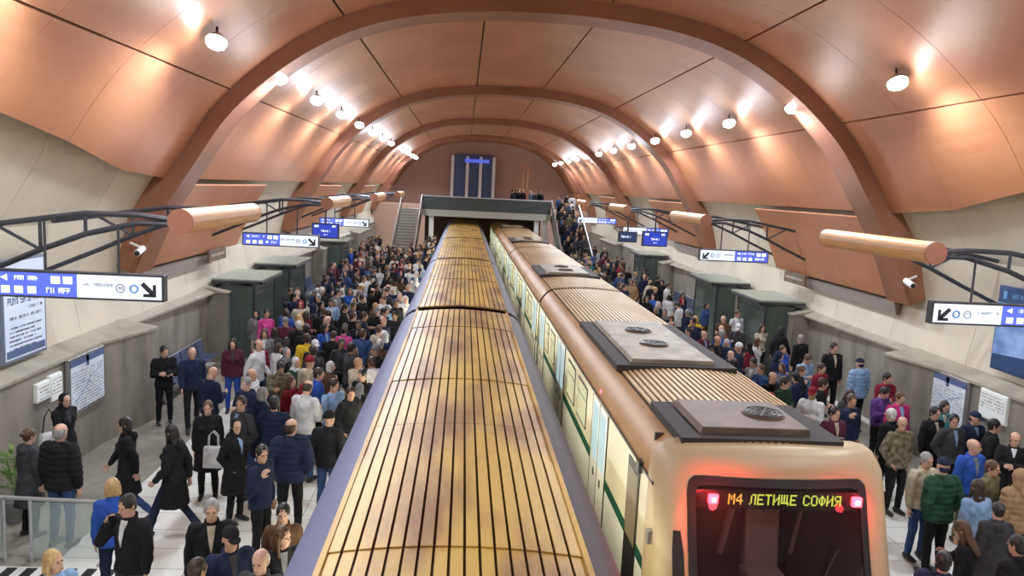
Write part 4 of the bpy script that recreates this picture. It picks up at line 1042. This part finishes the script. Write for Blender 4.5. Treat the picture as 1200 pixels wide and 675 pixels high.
def person(x, y, face, pose='stand', sex='m', kind='jacket', topc='black', legc='denim', hair='short', hairc='black', h=1.72, skin=0, lod=None, z=0.0, label=None, group=None, shoes='sole'):
    """face: direction faced in degrees, 0 = towards the camera end of the hall, 90 = towards +x, 180 = away"""
    if lod is None: lod = 0 if y < 13.5 else 1
    rz = math.radians(face); k = h/1.72
    hm = M[('cloth ' if hair in ('beanie', 'cap', 'scarf', 'hood') else 'hair ')+hairc] if hair != 'bald' else None
    if lod == 2:
        o = bpy.data.objects.new('person', merged(pose, sex, kind, hair)); col.objects.link(o)
        for s, m in zip(o.material_slots, (SKINS[skin], hm or SKINS[skin], M['cloth '+topc], M['cloth '+legc])): s.link = 'OBJECT'; s.material = m
    else:
        F = fig(pose, sex, lod); o = bpy.data.objects.new('person', F['body']); col.objects.link(o); slotmat(o, SKINS[skin])
        child({'jacket': 'jacket', 'coat': 'coat', 'puffer': 'padded_jacket', 'shirt': 'shirt'}[kind], top_of(pose, sex, lod, kind), M['cloth '+topc], o)
        if kind in ('jacket', 'coat') and topc != 'white' and (int(x*37+y*53) % 4) != 0:
            child('shirt_front', vee(pose, sex, lod, kind), M['cloth '+('white', 'grey', 'white', 'light blue', 'dark grey', 'cream')[int(abs(x)*91+y*17) % 6]], o)
        child('trousers', F['trousers'], M['cloth '+legc], o)
        for s in F['shoes']: child('shoe', s, M[shoes], o)
        T = Matrix([list(r) for r in F['T']]) @ Matrix.Scale(F['hs'], 4)
        if hair != 'bald':
            c = child({'beanie': 'beanie', 'cap': 'cap', 'scarf': 'headscarf', 'hood': 'hood'}.get(hair, 'hair'), hair_of(hair, lod), hm, o); c.matrix_local = T
        if lod == 0:
            for s in (-1, 1): e = child('eye', EYE_ME, M['eye'], o); e.matrix_local = T @ Matrix.Translation((s*.030, -.0885, .006))
    o.location = (x, y, z); o.rotation_euler = (0, 0, rz); o.scale = (k, k, k)
    tag(o, label, 'person', group)
    return o
placed = []
def at_head(px, py, h=1.72, z=0.0):
    p = on_floor(px, py, z+h*.93); return p.x, p.y
G_, T_ = 'gold-roofed train', 'M4 train'
PEOPLE = [
 # gold-roofed train platform, from the camera outward
 (62, 658, 40, 'blond person in light blue top partly behind the striped mat, head turned down', dict(sex='f', kind='jacket', topc='light blue', hair='bob', hairc='blond', pose='look', h=1.64)),
 (152, 592, -20, 'man in black leather jacket holding a phone to his ear beside the railing', dict(pose='call', kind='jacket', topc='black', legc='dark grey', hair='short', hairc='black', h=1.76)),
 (132, 572, 200, 'blond woman in blue coat with her back turned, behind the man on the phone', dict(sex='f', kind='jacket', topc='blue', legc='navy', hair='bob', hairc='blond', pose='stand', h=1.64)),
 (70, 508, 170, 'large man with cropped grey hair in black jacket and jeans standing behind the railing', dict(kind='puffer', topc='black', legc='denim', hair='grey_ring', hairc='grey', pose='stand', h=1.80)),
 (33, 512, 150, 'brown-haired person in dark coat between the large black-jacketed man and the wall', dict(sex='f', kind='coat', topc='dark grey', legc='black', hair='bun', hairc='brown', pose='stand', h=1.62)),
 (75, 468, 60, 'woman in black headscarf and long black coat walking past the station map', dict(sex='f', kind='coat', topc='black', legc='black', hair='scarf', hairc='black', pose='walk', h=1.66)),
 (148, 497, -70, 'woman in black coat and blue jeans striding along the concrete pier', dict(sex='f', kind='coat', topc='black', legc='denim', hair='bob', hairc='black', pose='walk', h=1.68)),
 (203, 506, -100, 'woman with long black hair in black coat striding across the empty white floor', dict(sex='f', kind='coat', topc='black', legc='navy', hair='long', hairc='black', pose='stride', h=1.74)),
 (247, 478, 10, 'woman with brown hair in black coat holding a white tote bag', dict(sex='f', kind='coat', topc='black', legc='black', hair='bun', hairc='brown', pose='stand', h=1.68)),
 (276, 500, 60, 'woman in black headscarf and black coat beside the man in navy jacket', dict(sex='f', kind='coat', topc='black', legc='black', hair='scarf', hairc='black', pose='pocket', h=1.66)),
 (288, 474, -40, 'man with dark brown hair in grey jacket behind the tote bag woman', dict(kind='jacket', topc='dark grey', legc='denim', hair='short', hairc='dark brown', pose='look', h=1.76)),
 (306, 532, 70, 'man in slate-blue jacket facing the train with one hand raised', dict(kind='jacket', topc='navy', legc='black', hair='short', hairc='black', pose='strap', h=1.72)),
 (341, 502, 185, 'bald man in long navy padded coat seen from behind', dict(kind='puffer', topc='navy', legc='black', hair='grey_ring', hairc='dark brown', pose='pocket', h=1.82)),
 (313, 474, 175, 'dark-haired man in navy jacket from behind, next to the bald man', dict(kind='puffer', topc='navy', legc='denim', hair='short', hairc='black', pose='cross', h=1.78)),
 (248, 598, 15, 'grey-haired man in black jacket facing the camera end', dict(kind='jacket', topc='black', legc='dark grey', hair='short', hairc='grey', pose='stand', h=1.76)),
 (271, 632, 35, 'man in black baseball cap and dark navy jacket at the bottom of the hall view', dict(kind='jacket', topc='navy', legc='black', hair='cap', hairc='black', pose='stand', h=1.76)),
 (332, 602, 10, 'woman with black hair in dark brown jacket close to the gold-roofed train', dict(sex='f', kind='jacket', topc='brown', legc='black', hair='bun', hairc='black', pose='stand', h=1.68)),
 (328, 630, 25, 'woman with long brown hair in black blazer close to the gold-roofed train', dict(sex='f', kind='jacket', topc='black', legc='black', hair='long', hairc='brown', pose='look', h=1.66)),
 (306, 658, -10, 'elderly balding man with white hair at the lower edge of the view', dict(kind='jacket', topc='dark grey', legc='black', hair='grey_ring', hairc='white', pose='stand', h=1.72)),
 (232, 668, 150, 'person with dark grey hair, only the head in view beside the cap wearer', dict(kind='jacket', topc='black', legc='black', hair='short', hairc='dark brown', pose='stand', h=1.66)),
 (225, 413, 20, 'bald man in navy jacket walking past the metal seats', dict(kind='jacket', topc='navy', legc='black', hair='grey_ring', hairc='grey', pose='walk', h=1.78)),
 (246, 438, 150, 'bald man in blue jacket bent over, back to the camera end', dict(kind='jacket', topc='navy', legc='brown', hair='bald', pose='phone', h=1.74)),
 (192, 412, 30, 'dark-haired person in black leaning by the concrete pier', dict(kind='jacket', topc='black', legc='black', hair='short', hairc='black', pose='cross', h=1.72)),
 (273, 403, 10, 'woman with long black hair in maroon jacket and blue jeans near the first vestibule', dict(sex='f', kind='jacket', topc='maroon', legc='blue', hair='long', hairc='black', pose='stand', h=1.72)),
 (294, 440, 80, 'bald person in white hooded jacket with dark vest near the tote bag woman', dict(kind='puffer', topc='white', legc='black', hair='grey_ring', hairc='grey', pose='stand', h=1.72)),
 (328, 430, 20, 'person in green camouflage jacket with black hair in the middle of the crowd', dict(kind='jacket', topc='camouflage', legc='black', hair='short', hairc='black', pose='phone', h=1.72)),
 (363, 440, 100, 'man in bright blue jacket in the crowd near the gold-roofed train', dict(kind='jacket', topc='blue', legc='black', hair='short', hairc='dark brown', pose='stand', h=1.74)),
 (350, 447, 60, 'person in red jacket touching shoulders with the bright blue jacket', dict(sex='f', kind='jacket', topc='dark red', legc='black', hair='bob', hairc='brown', pose='stand', h=1.64)),
 (403, 388, 180, 'woman in bright pink jacket seen from behind in the crowd', dict(sex='f', kind='jacket', topc='pink', legc='black', hair='bun', hairc='black', pose='stand', h=1.70)),
 (425, 392, 170, 'broad man in blue denim jacket beside the bright pink jacket', dict(kind='jacket', topc='denim', legc='black', hair='short', hairc='brown', pose='stand', h=1.76)),
 (369, 405, 30, 'man in black with a white cap in front of a yellow jacket', dict(kind='jacket', topc='black', legc='black', hair='cap', hairc='white', pose='stand', h=1.76)),
 (360, 398, 190, 'person in yellow jacket half hidden behind the white cap wearer', dict(kind='jacket', topc='yellow', legc='black', hair='short', hairc='dark brown', pose='stand', h=1.70)),
 (350, 382, 180, 'person with white hair in black coat among dark-clad passengers', dict(kind='coat', topc='black', legc='black', hair='short', hairc='white', pose='stand', h=1.74)),
 (310, 390, 10, 'person with pale brown hair in grey coat near the second vestibule', dict(sex='f', kind='coat', topc='grey', legc='cream', hair='long', hairc='brown', pose='walk', h=1.70)),
 (390, 452, 50, 'man in pale grey-blue sweater right beside the gold-roofed train', dict(kind='shirt', topc='light blue', legc='denim', hair='short', hairc='dark brown', pose='cross', h=1.74)),
 (425, 440, -30, 'black-haired person in black top at the edge of the gold-roofed train', dict(kind='jacket', topc='black', legc='denim', hair='short', hairc='black', pose='stand', h=1.72)),
 (385, 492, 170, 'person in black jacket and blue jeans beside the bald man in navy', dict(kind='jacket', topc='black', legc='denim', hair='beanie', hairc='black', pose='pocket', h=1.72)),
 (312, 368, 30, 'person in pink top near the seats under the screen', dict(sex='f', kind='shirt', topc='pink', legc='black', hair='short', hairc='black', pose='stand', h=1.72)),
 (475, 352, 10, 'person in white hooded jacket pressed against the gold-roofed train', dict(kind='puffer', topc='white', legc='black', hair='hood', hairc='white', pose='stand', h=1.74)),
 # M4 train platform
 (893, 384, 10, 'woman with long dark hair in pale pink blouse and black trousers walking', dict(sex='f', kind='shirt', topc='cream', legc='black', hair='long', hairc='dark brown', pose='walk', h=1.72)),
 (916, 380, 120, 'woman in black walking along the concrete wall behind the pale pink blouse', dict(sex='f', kind='jacket', topc='black', legc='black', hair='bob', hairc='black', pose='walk', h=1.74)),
 (864, 368, 20, 'man in white and red shirt by the wall beyond the pale pink blouse', dict(kind='shirt', topc='white', legc='dark red', hair='short', hairc='brown', pose='stand', h=1.82)),
 (815, 375, 190, 'blond woman in bright yellow jacket near the fan unit', dict(sex='f', kind='jacket', topc='yellow', legc='black', hair='bob', hairc='blond', pose='stand', h=1.72)),
 (843, 392, 160, 'grey-haired man in vivid blue jacket from behind', dict(kind='jacket', topc='blue', legc='black', hair='short', hairc='grey', pose='stand', h=1.74)),
 (828, 393, 30, 'balding man in brown jacket next to the vivid blue jacket', dict(kind='jacket', topc='maroon', legc='black', hair='grey_ring', hairc='brown', pose='stand', h=1.70)),
 (856, 417, 10, 'balding man in navy jacket and white shirt beside the M4 train roof', dict(kind='jacket', topc='navy', legc='black', hair='grey_ring', hairc='dark brown', pose='stand', h=1.72)),
 (917, 410, 15, 'person with brown hair in royal blue T-shirt', dict(sex='f', kind='shirt', topc='blue', legc='black', hair='short', hairc='brown', pose='stand', h=1.70)),
 (939, 397, 200, 'grey-haired person in black jacket near the concrete wall', dict(kind='jacket', topc='black', legc='black', hair='short', hairc='grey', pose='stand', h=1.74)),
 (977, 404, 10, 'tall man dressed all in black standing against the concrete wall', dict(kind='jacket', topc='black', legc='black', hair='short', hairc='black', pose='stand', h=1.90)),
 (1010, 411, 195, 'man in denim blue jacket and dark cap near the wall, back turned', dict(kind='puffer', topc='light blue', legc='black', hair='cap', hairc='navy', pose='stand', h=1.80)),
 (944, 420, 20, 'man in light blue plaid shirt between dark jackets', dict(kind='shirt', topc='light blue', legc='denim', hair='short', hairc='brown', pose='phone', h=1.74)),
 (962, 432, 30, 'person in dark red top behind a man in black', dict(kind='jacket', topc='dark red', legc='black', hair='short', hairc='dark brown', pose='stand', h=1.70)),
 (905, 443, 20, 'balding man in dark jacket next to the roof of the M4 train', dict(kind='jacket', topc='black', legc='black', hair='grey_ring', hairc='black', pose='stand', h=1.74)),
 (938, 435, 80, 'woman in black jacket with white bag strap next to the balding man', dict(sex='f', kind='jacket', topc='black', legc='black', hair='bun', hairc='brown', pose='strap', h=1.70)),
 (963, 450, 60, 'man in black T-shirt holding a phone with bare forearms', dict(kind='shirt', topc='black', legc='dark grey', hair='short', hairc='dark brown', pose='cross', h=1.74)),
 (992, 462, 30, 'woman with dark hair in dark jacket near the M4 roof edge', dict(sex='f', kind='jacket', topc='dark grey', legc='black', hair='bob', hairc='dark brown', pose='phone', h=1.68)),
 (1040, 432, 10, 'man in dark red jacket by the concrete pier', dict(kind='jacket', topc='dark red', legc='black', hair='short', hairc='black', pose='cross', h=1.74)),
 (1033, 459, 20, 'person in violet-blue sweater before the dark red jacket', dict(kind='shirt', topc='purple', legc='black', hair='short', hairc='black', pose='phone', h=1.70)),
 (1054, 467, 10, 'man in magenta jacket by the left edge of the station map', dict(kind='jacket', topc='magenta', legc='black', hair='short', hairc='brown', pose='stand', h=1.74)),
 (978, 485, 10, 'man in dark red and black jacket at the roof edge of the M4 train', dict(kind='jacket', topc='maroon', legc='black', hair='short', hairc='black', pose='stand', h=1.70)),
 (1045, 487, 200, 'white-haired man in black jacket, back turned, before the camouflage jacket', dict(kind='jacket', topc='black', legc='black', hair='short', hairc='white', pose='stand', h=1.70)),
 (1057, 497, 10, 'bald man in camouflage jacket facing the camera end', dict(kind='jacket', topc='camouflage', legc='black', hair='bald', pose='pocket', h=1.76)),
 (1108, 462, -10, 'woman with curly dark hair in teal jacket standing before the station map', dict(sex='f', kind='jacket', topc='teal', legc='black', hair='bob', hairc='dark brown', pose='cross', h=1.70)),
 (1098, 486, 15, 'dark-haired man in black jacket just in front of the teal jacket', dict(kind='jacket', topc='black', legc='black', hair='short', hairc='black', pose='stand', h=1.72)),
 (1114, 492, 5, 'man in dark grey open jacket with hands at his sides below the station map', dict(kind='jacket', topc='dark grey', legc='black', hair='short', hairc='black', pose='pocket', h=1.74)),
 (1153, 488, 10, 'man in navy cap and black jacket near the pale notice sheet', dict(kind='jacket', topc='navy', legc='black', hair='cap', hairc='navy', pose='cross', h=1.74)),
 (1172, 470, 60, 'young man with black hair right in front of the pale notice sheet', dict(kind='jacket', topc='black', legc='black', hair='short', hairc='black', pose='stand', h=1.76)),
 (1175, 490, -30, 'man with folded arms in black jacket next to the navy cap', dict(kind='jacket', topc='black', legc='black', hair='grey_ring', hairc='black', pose='cross', h=1.70)),
 (1140, 524, 10, 'bald man in blue jacket over a patterned grey shirt', dict(kind='jacket', topc='blue', legc='olive', hair='bald', pose='look', h=1.74)),
 (1163, 550, 30, 'person with light brown hair in olive jacket beside the tan fur coat', dict(kind='jacket', topc='olive', legc='black', hair='short', hairc='brown', pose='stand', h=1.68)),
 (1107, 548, 190, 'man in dark green hooded jacket and navy cap seen from behind', dict(kind='puffer', topc='green', legc='black', hair='cap', hairc='navy', pose='pocket', h=1.80)),
 (1085, 540, 10, 'person in beige jacket behind the dark green hooded jacket', dict(kind='jacket', topc='cream', legc='denim', hair='short', hairc='grey', pose='stand', h=1.70)),
 (1145, 572, 185, 'woman with dark hair in light blue denim jacket, back turned', dict(sex='f', kind='jacket', topc='light blue', legc='black', hair='long', hairc='dark brown', pose='stand', h=1.68)),
 (1194, 560, 190, 'person in tan fur-collared padded jacket at the far side', dict(kind='puffer', topc='tan', legc='black', hair='hood', hairc='tan', pose='stand', h=1.74)),
 (1137, 624, 215, 'woman with long brown hair in black top close to the M4 cab', dict(sex='f', kind='shirt', topc='black', legc='black', hair='long', hairc='brown', pose='phone', h=1.68)),
 (1095, 660, 150, 'man in navy jacket beside the M4 cab at the lower edge', dict(kind='puffer', topc='navy', legc='black', hair='short', hairc='black', pose='stand', h=1.70)),
 (1192, 640, 200, 'person in black padded jacket at the lower corner near the tan fur', dict(kind='puffer', topc='black', legc='black', hair='short', hairc='black', pose='stand', h=1.72)),
 (1170, 600, 170, 'person in dark grey coat between the denim jacket and the tan fur', dict(sex='f', kind='coat', topc='dark grey', legc='black', hair='bun', hairc='black', pose='stand', h=1.64)),
]
xy = []
for px, py, face, label, k in PEOPLE:
    x, y = at_head(px, py, k.get('h', 1.72)); lim = 9.5 if x > 1 else (-6.3 if y > 14.5 and y < 17.2 else -6.6)
    if abs(x) > abs(lim): y *= lim/x; x = lim
    xy.append([x, y])
for it in range(60):             # shoulders apart
    for a in range(len(xy)):
        for b in range(a):
            dx, dy = xy[a][0]-xy[b][0], xy[a][1]-xy[b][1]; d = math.hypot(dx, dy); wd = .54 if 'walk' not in (PEOPLE[a][4].get('pose'), PEOPLE[b][4].get('pose')) else .62
            if 0 < d < wd:
                k = (wd-d)/d*.5*.6; xy[a][0] += dx*k; xy[a][1] += dy*k; xy[b][0] -= dx*k; xy[b][1] -= dy*k
    for q in xy: q[0] = max(-6.6, min(q[0], EL-.28)) if q[0] < 1 else max(ER+.28, min(q[0], 9.55))
for (x, y), (px, py, face, label, k) in zip(xy, PEOPLE):
    person(x, y, face, label=label, group='waiting passengers on the platform of the '+(G_ if x < 1 else T_), **k); placed.append((x, y))

# things carried by people near the camera
def near_person(word): return next(o for o in bpy.data.objects if o.get('label', '').startswith(word))
o = near_person('woman with brown hair in black coat holding'); e = empty('tote_bag', (o.location.x+.16, o.location.y-.22, .62)); mb = MB()
mb.prism([(-.17, 0), (.17, 0), (.155, .36), (-.155, .36)], -.05, .05); mb.build('bag', M['cloth white'], e, bevel=.02)
for yy in (-.03, .03): m = MB(); m.tube([(-.08, yy, .35), (-.07, yy, .55), (0, yy, .62), (.07, yy, .55), (.08, yy, .35)], .008, 6); m.build('handle', M['cloth white'], e)
tag(e, 'white tote bag held by the woman in black coat', 'bag')
def hand_pos(o, pose, s):
    T = fig(pose, 'm' if 'man' in o['label'].split()[0:3] or True else 'f', 0)
o = near_person('man in black leather jacket')
def held(o, name, loc, size, m, label, cat):
    e = MB(); e.box(-size[0]/2, size[0]/2, -size[1]/2, size[1]/2, -size[2]/2, size[2]/2); b = e.build(name, m, bevel=.004)
    b.location = o.matrix_basis @ Vector(loc); b.rotation_euler = o.rotation_euler; return tag(b, label, cat)
aw = arm_dirs('ear', -1); w_ = V(-.178, .005, 1.395)+aw[0]*.285+aw[1]*.245+aw[1]*.07
bpy.context.view_layer.update()
held(o, 'phone', (w_[0]+.035, w_[1]-.01, w_[2]), (.012, .07, .145), M['black'], 'black phone held at the ear by the man in leather jacket', 'phone')
o = near_person('woman in black headscarf and long')
bg = MB(); bg.prism([(-.16, -.12), (.16, -.12), (.13, .12), (-.13, .12)], -.06, .06); b = bg.build('handbag', M['cloth white'], bevel=.03)
b.location = o.matrix_basis @ Vector((-.30, -.02, .98)); b.rotation_euler = o.rotation_euler; tag(b, 'white handbag carried at the hip of the woman in headscarf by the map', 'bag')
bs = MB(); bs.tube([(-.1, 0, .10), (-.06, 0, .38), (.02, 0, .50), (.08, 0, .36), (.1, 0, .10)], .01, 6); bs.build('strap', M['cloth black'], b)

# the rest of the crowd
rc = random.Random(21)
TOPC = ['black']*22+['navy']*12+['dark grey']*7+['white']*6+['grey']*3+['blue']*2+['brown']*3+['cream']*2+['dark red']*2+['light blue']*2+['denim']*3+['green', 'olive', 'purple', 'maroon', 'maroon', 'teal', 'tan']
LEGC = ['black']*6+['denim']*5+['navy']*3+['dark grey']*3+['brown', 'cream']
used = set(o['label'] for o in bpy.data.objects if 'label' in o)
NPERS = len(placed)
blocked = [(-7.2, -5.6, 22.5, 25.3), (-7.2, -5.6, 27.2, 30.1), (-7.2, -5.6, 38.5, 41.3), (8.9, 10.4, 22.5, 25.3), (8.9, 10.4, 27.2, 30.1), (8.9, 10.4, 38.5, 41.3), (-7.2, -6.2, 15, 22.6), (-7.2, -6.1, 31, 37.5), (9.4, 10.4, 31, 37.5), (9.6, 10.4, 15, 22.6), (-5.4, -2.9, 47.5, 60), (6.1, 8.8, 47.5, 60)]
def ok(x, y, dmin):
    if any(a-.25 < x < b+.25 and c-.25 < y < d+.25 for a, b, c, d in blocked): return False
    return all((x-p)**2+(y-q)**2 > dmin*dmin for p, q in placed)
WHERE = lambda x, side: (('train edge' if (x > EL-1.3 and x < 1) or (1 < x < ER+1.3) else 'wall side' if (x < XL+2.0 or x > XR-2.0) else 'mid platform'))
def depth_word(y):
    for lim, w in ((17.5, 'by first rib'), (22.5, 'by metal seats'), (26, 'by first vestibule'), (30.5, 'by second vestibule'), (34, 'under second rib'), (38.5, 'beyond second rib'), (90, 'by third vestibule')):
        if y < lim: return w
def rand_person(x, y, side, z=0.0):
    for _ in range(200):
        sex = rc.choice('mf'); pose = rc.choice(['stand', 'stand', 'look', 'phone', 'pocket', 'cross', 'walk', 'strap', 'stride'])
        if y > 26: pose = rc.choice(['stand', 'look', 'pocket', 'walk', 'phone'])
        hair = rc.choice(['short']*6+['grey_ring', 'bald', 'cap', 'beanie', 'hood']) if sex == 'm' else rc.choice(['long', 'long', 'bob', 'bun', 'bun', 'scarf'])
        hc = rc.choice(['black']*5+['dark brown']*4+['brown']*3+['grey', 'blond', 'white'])
        if hair in ('cap', 'beanie', 'hood', 'scarf'): hc = rc.choice(['black', 'navy', 'grey', 'white', 'dark red'])
        kind = rc.choice(['jacket', 'jacket', 'coat', 'puffer', 'shirt'] if y < 26 else ['jacket', 'coat']); tc = rc.choice(TOPC); lc = rc.choice(LEGC)
        act = {'walk': 'walking', 'stride': 'striding', 'phone': 'looking down', 'cross': 'arms folded', 'strap': 'hand raised'}.get(pose, 'standing')
        tr = G_ if side < 0 else T_
        w = WHERE(x, side); dw = depth_word(y); hn = HNAME[hair].format(c=hc)
        lab = f"{'man' if sex == 'm' else 'woman'}, {tc} {TOPN[kind]}, {hn}, {act}, {w}, {dw}, {'gold-roof' if side < 0 else 'M4'} side"
        if lab not in used and len(lab.split()) <= 16: break
    used.add(lab)
    face = rc.choice([rc.uniform(-60, 60), rc.uniform(-60, 60), rc.uniform(120, 240), 90*(-side)+rc.uniform(-40, 40)])
    return person(x, y, face, pose, sex, kind, tc, lc, hair, hc, h=rc.uniform(1.66, 1.84) if sex == 'm' else rc.uniform(1.56, 1.72), skin=rc.choice([0, 0, 1, 2, 3]), lod=(1 if y < 24 else 2), z=z, label=short(lab), group='waiting passengers on the platform of the '+tr)
def short(lab): return lab
spots = []
def fill(side, x0, x1, y0, y1, n, dmin):
    t = 0; c = 0
    while c < n and t < 6000:
        t += 1; x = rc.uniform(x0, x1); y = rc.uniform(y0, y1)
        if ok(x, y, dmin): placed.append((x, y)); spots.append((x, y, side)); c += 1
# left platform: empty floor in the near wall-side corner, dense towards the train
fill(-1, -3.9, -1.8, 13.2, 17, 22, .56)
fill(-1, -4.7, -1.8, 17, 22, 34, .56)
fill(-1, -5.9, -1.8, 22, 30, 62, .58)
fill(-1, -6.4, -1.8, 30, 40, 62, .58)
fill(1, 5.42, 7.6, 12.5, 17, 12, .58)
fill(1, 5.42, 8.4, 17, 23, 20, .60)
fill(1, 5.42, 9.0, 23, 32, 28, .60)
spots = spots[:300-NPERS]
for x, y, s in spots: rand_person(x, y, s)
# the far crowd nobody could count: one object
def far_crowd(name, pts, label):
    rr = random.Random(4); mb = MB(); names = ['cloth '+c for c in CL]+['hair '+c for c in HC]; idx = {n: i+1 for i, n in enumerate(names)}
    base = [merged(p, s, k, h) for p, s, k, h in (('stand', 'm', 'jacket', 'short'), ('walk', 'f', 'coat', 'long'), ('look', 'm', 'jacket', 'cap'), ('pocket', 'f', 'jacket', 'bun'))]
    dat = []
    for me in base:
        bmh = bpy.data.objects.new('tmp', me); col.objects.link(bmh); d = bmh.modifiers.new('d', 'DECIMATE'); d.ratio = .22
        dg = bpy.context.evaluated_depsgraph_get(); dg.update(); m2 = bpy.data.meshes.new_from_object(bmh.evaluated_get(dg), depsgraph=dg); bpy.data.objects.remove(bmh)
        dat.append(([tuple(v.co) for v in m2.vertices], [tuple(p.vertices) for p in m2.polygons], [p.material_index for p in m2.polygons]))
    for x, y, z in pts:
        vs, fs, ms = rr.choice(dat); a = rr.uniform(0, 6.28); ca, sa = math.cos(a), math.sin(a); k = rr.uniform(.92, 1.05)
        n = len(mb.v); mb.v += [(x+(ca*p[0]-sa*p[1])*k, y+(sa*p[0]+ca*p[1])*k, z+p[2]*k) for p in vs]; mb.f += [tuple(i+n for i in f) for f in fs]
        tm = [0, idx['hair '+rr.choice(list(HC)[:4])], idx['cloth '+rr.choice(TOPC)], idx['cloth '+rr.choice(LEGC)]]; mb.m += [tm[i] for i in ms]
    o = mb.build(name, [SKINS[0]]+[M[n] for n in names], smooth=True); return tag(o, label, kind='stuff')
rr = random.Random(9); pts = []
def fill2(x0, x1, y0, y1, n, dmin, zf=None):
    t = 0; c = 0
    while c < n and t < 4000:
        t += 1; x = rr.uniform(x0, x1); y = rr.uniform(y0, y1)
        if zf is not None or ok(x, y, dmin):
            if zf is not None and any(abs(x-a)+abs(y-b) < .5 for a, b, _ in pts): continue
            placed.append((x, y)); pts.append((x, y, zf(y) if zf else 0)); c += 1
fill2(-6.2, -1.8, 40, 56, 90, .55); fill2(5.42, 9.4, 32, 56, 80, .6)
far_crowd('crowd', pts, 'distant crowd packing both platforms near the bridge'); pts = []
fill2(6.7, 8.0, 48.6, 56, 30, .5, lambda y: 3.62*(min(19, int((y-48.2)/.40))+1)/20); 
for i in range(12): pts.append((rr.uniform(3.0, 6.0), 57.6+rr.random()*2, 3.62))
far_crowd('crowd', pts, 'people climbing the far stairs and standing on the bridge')
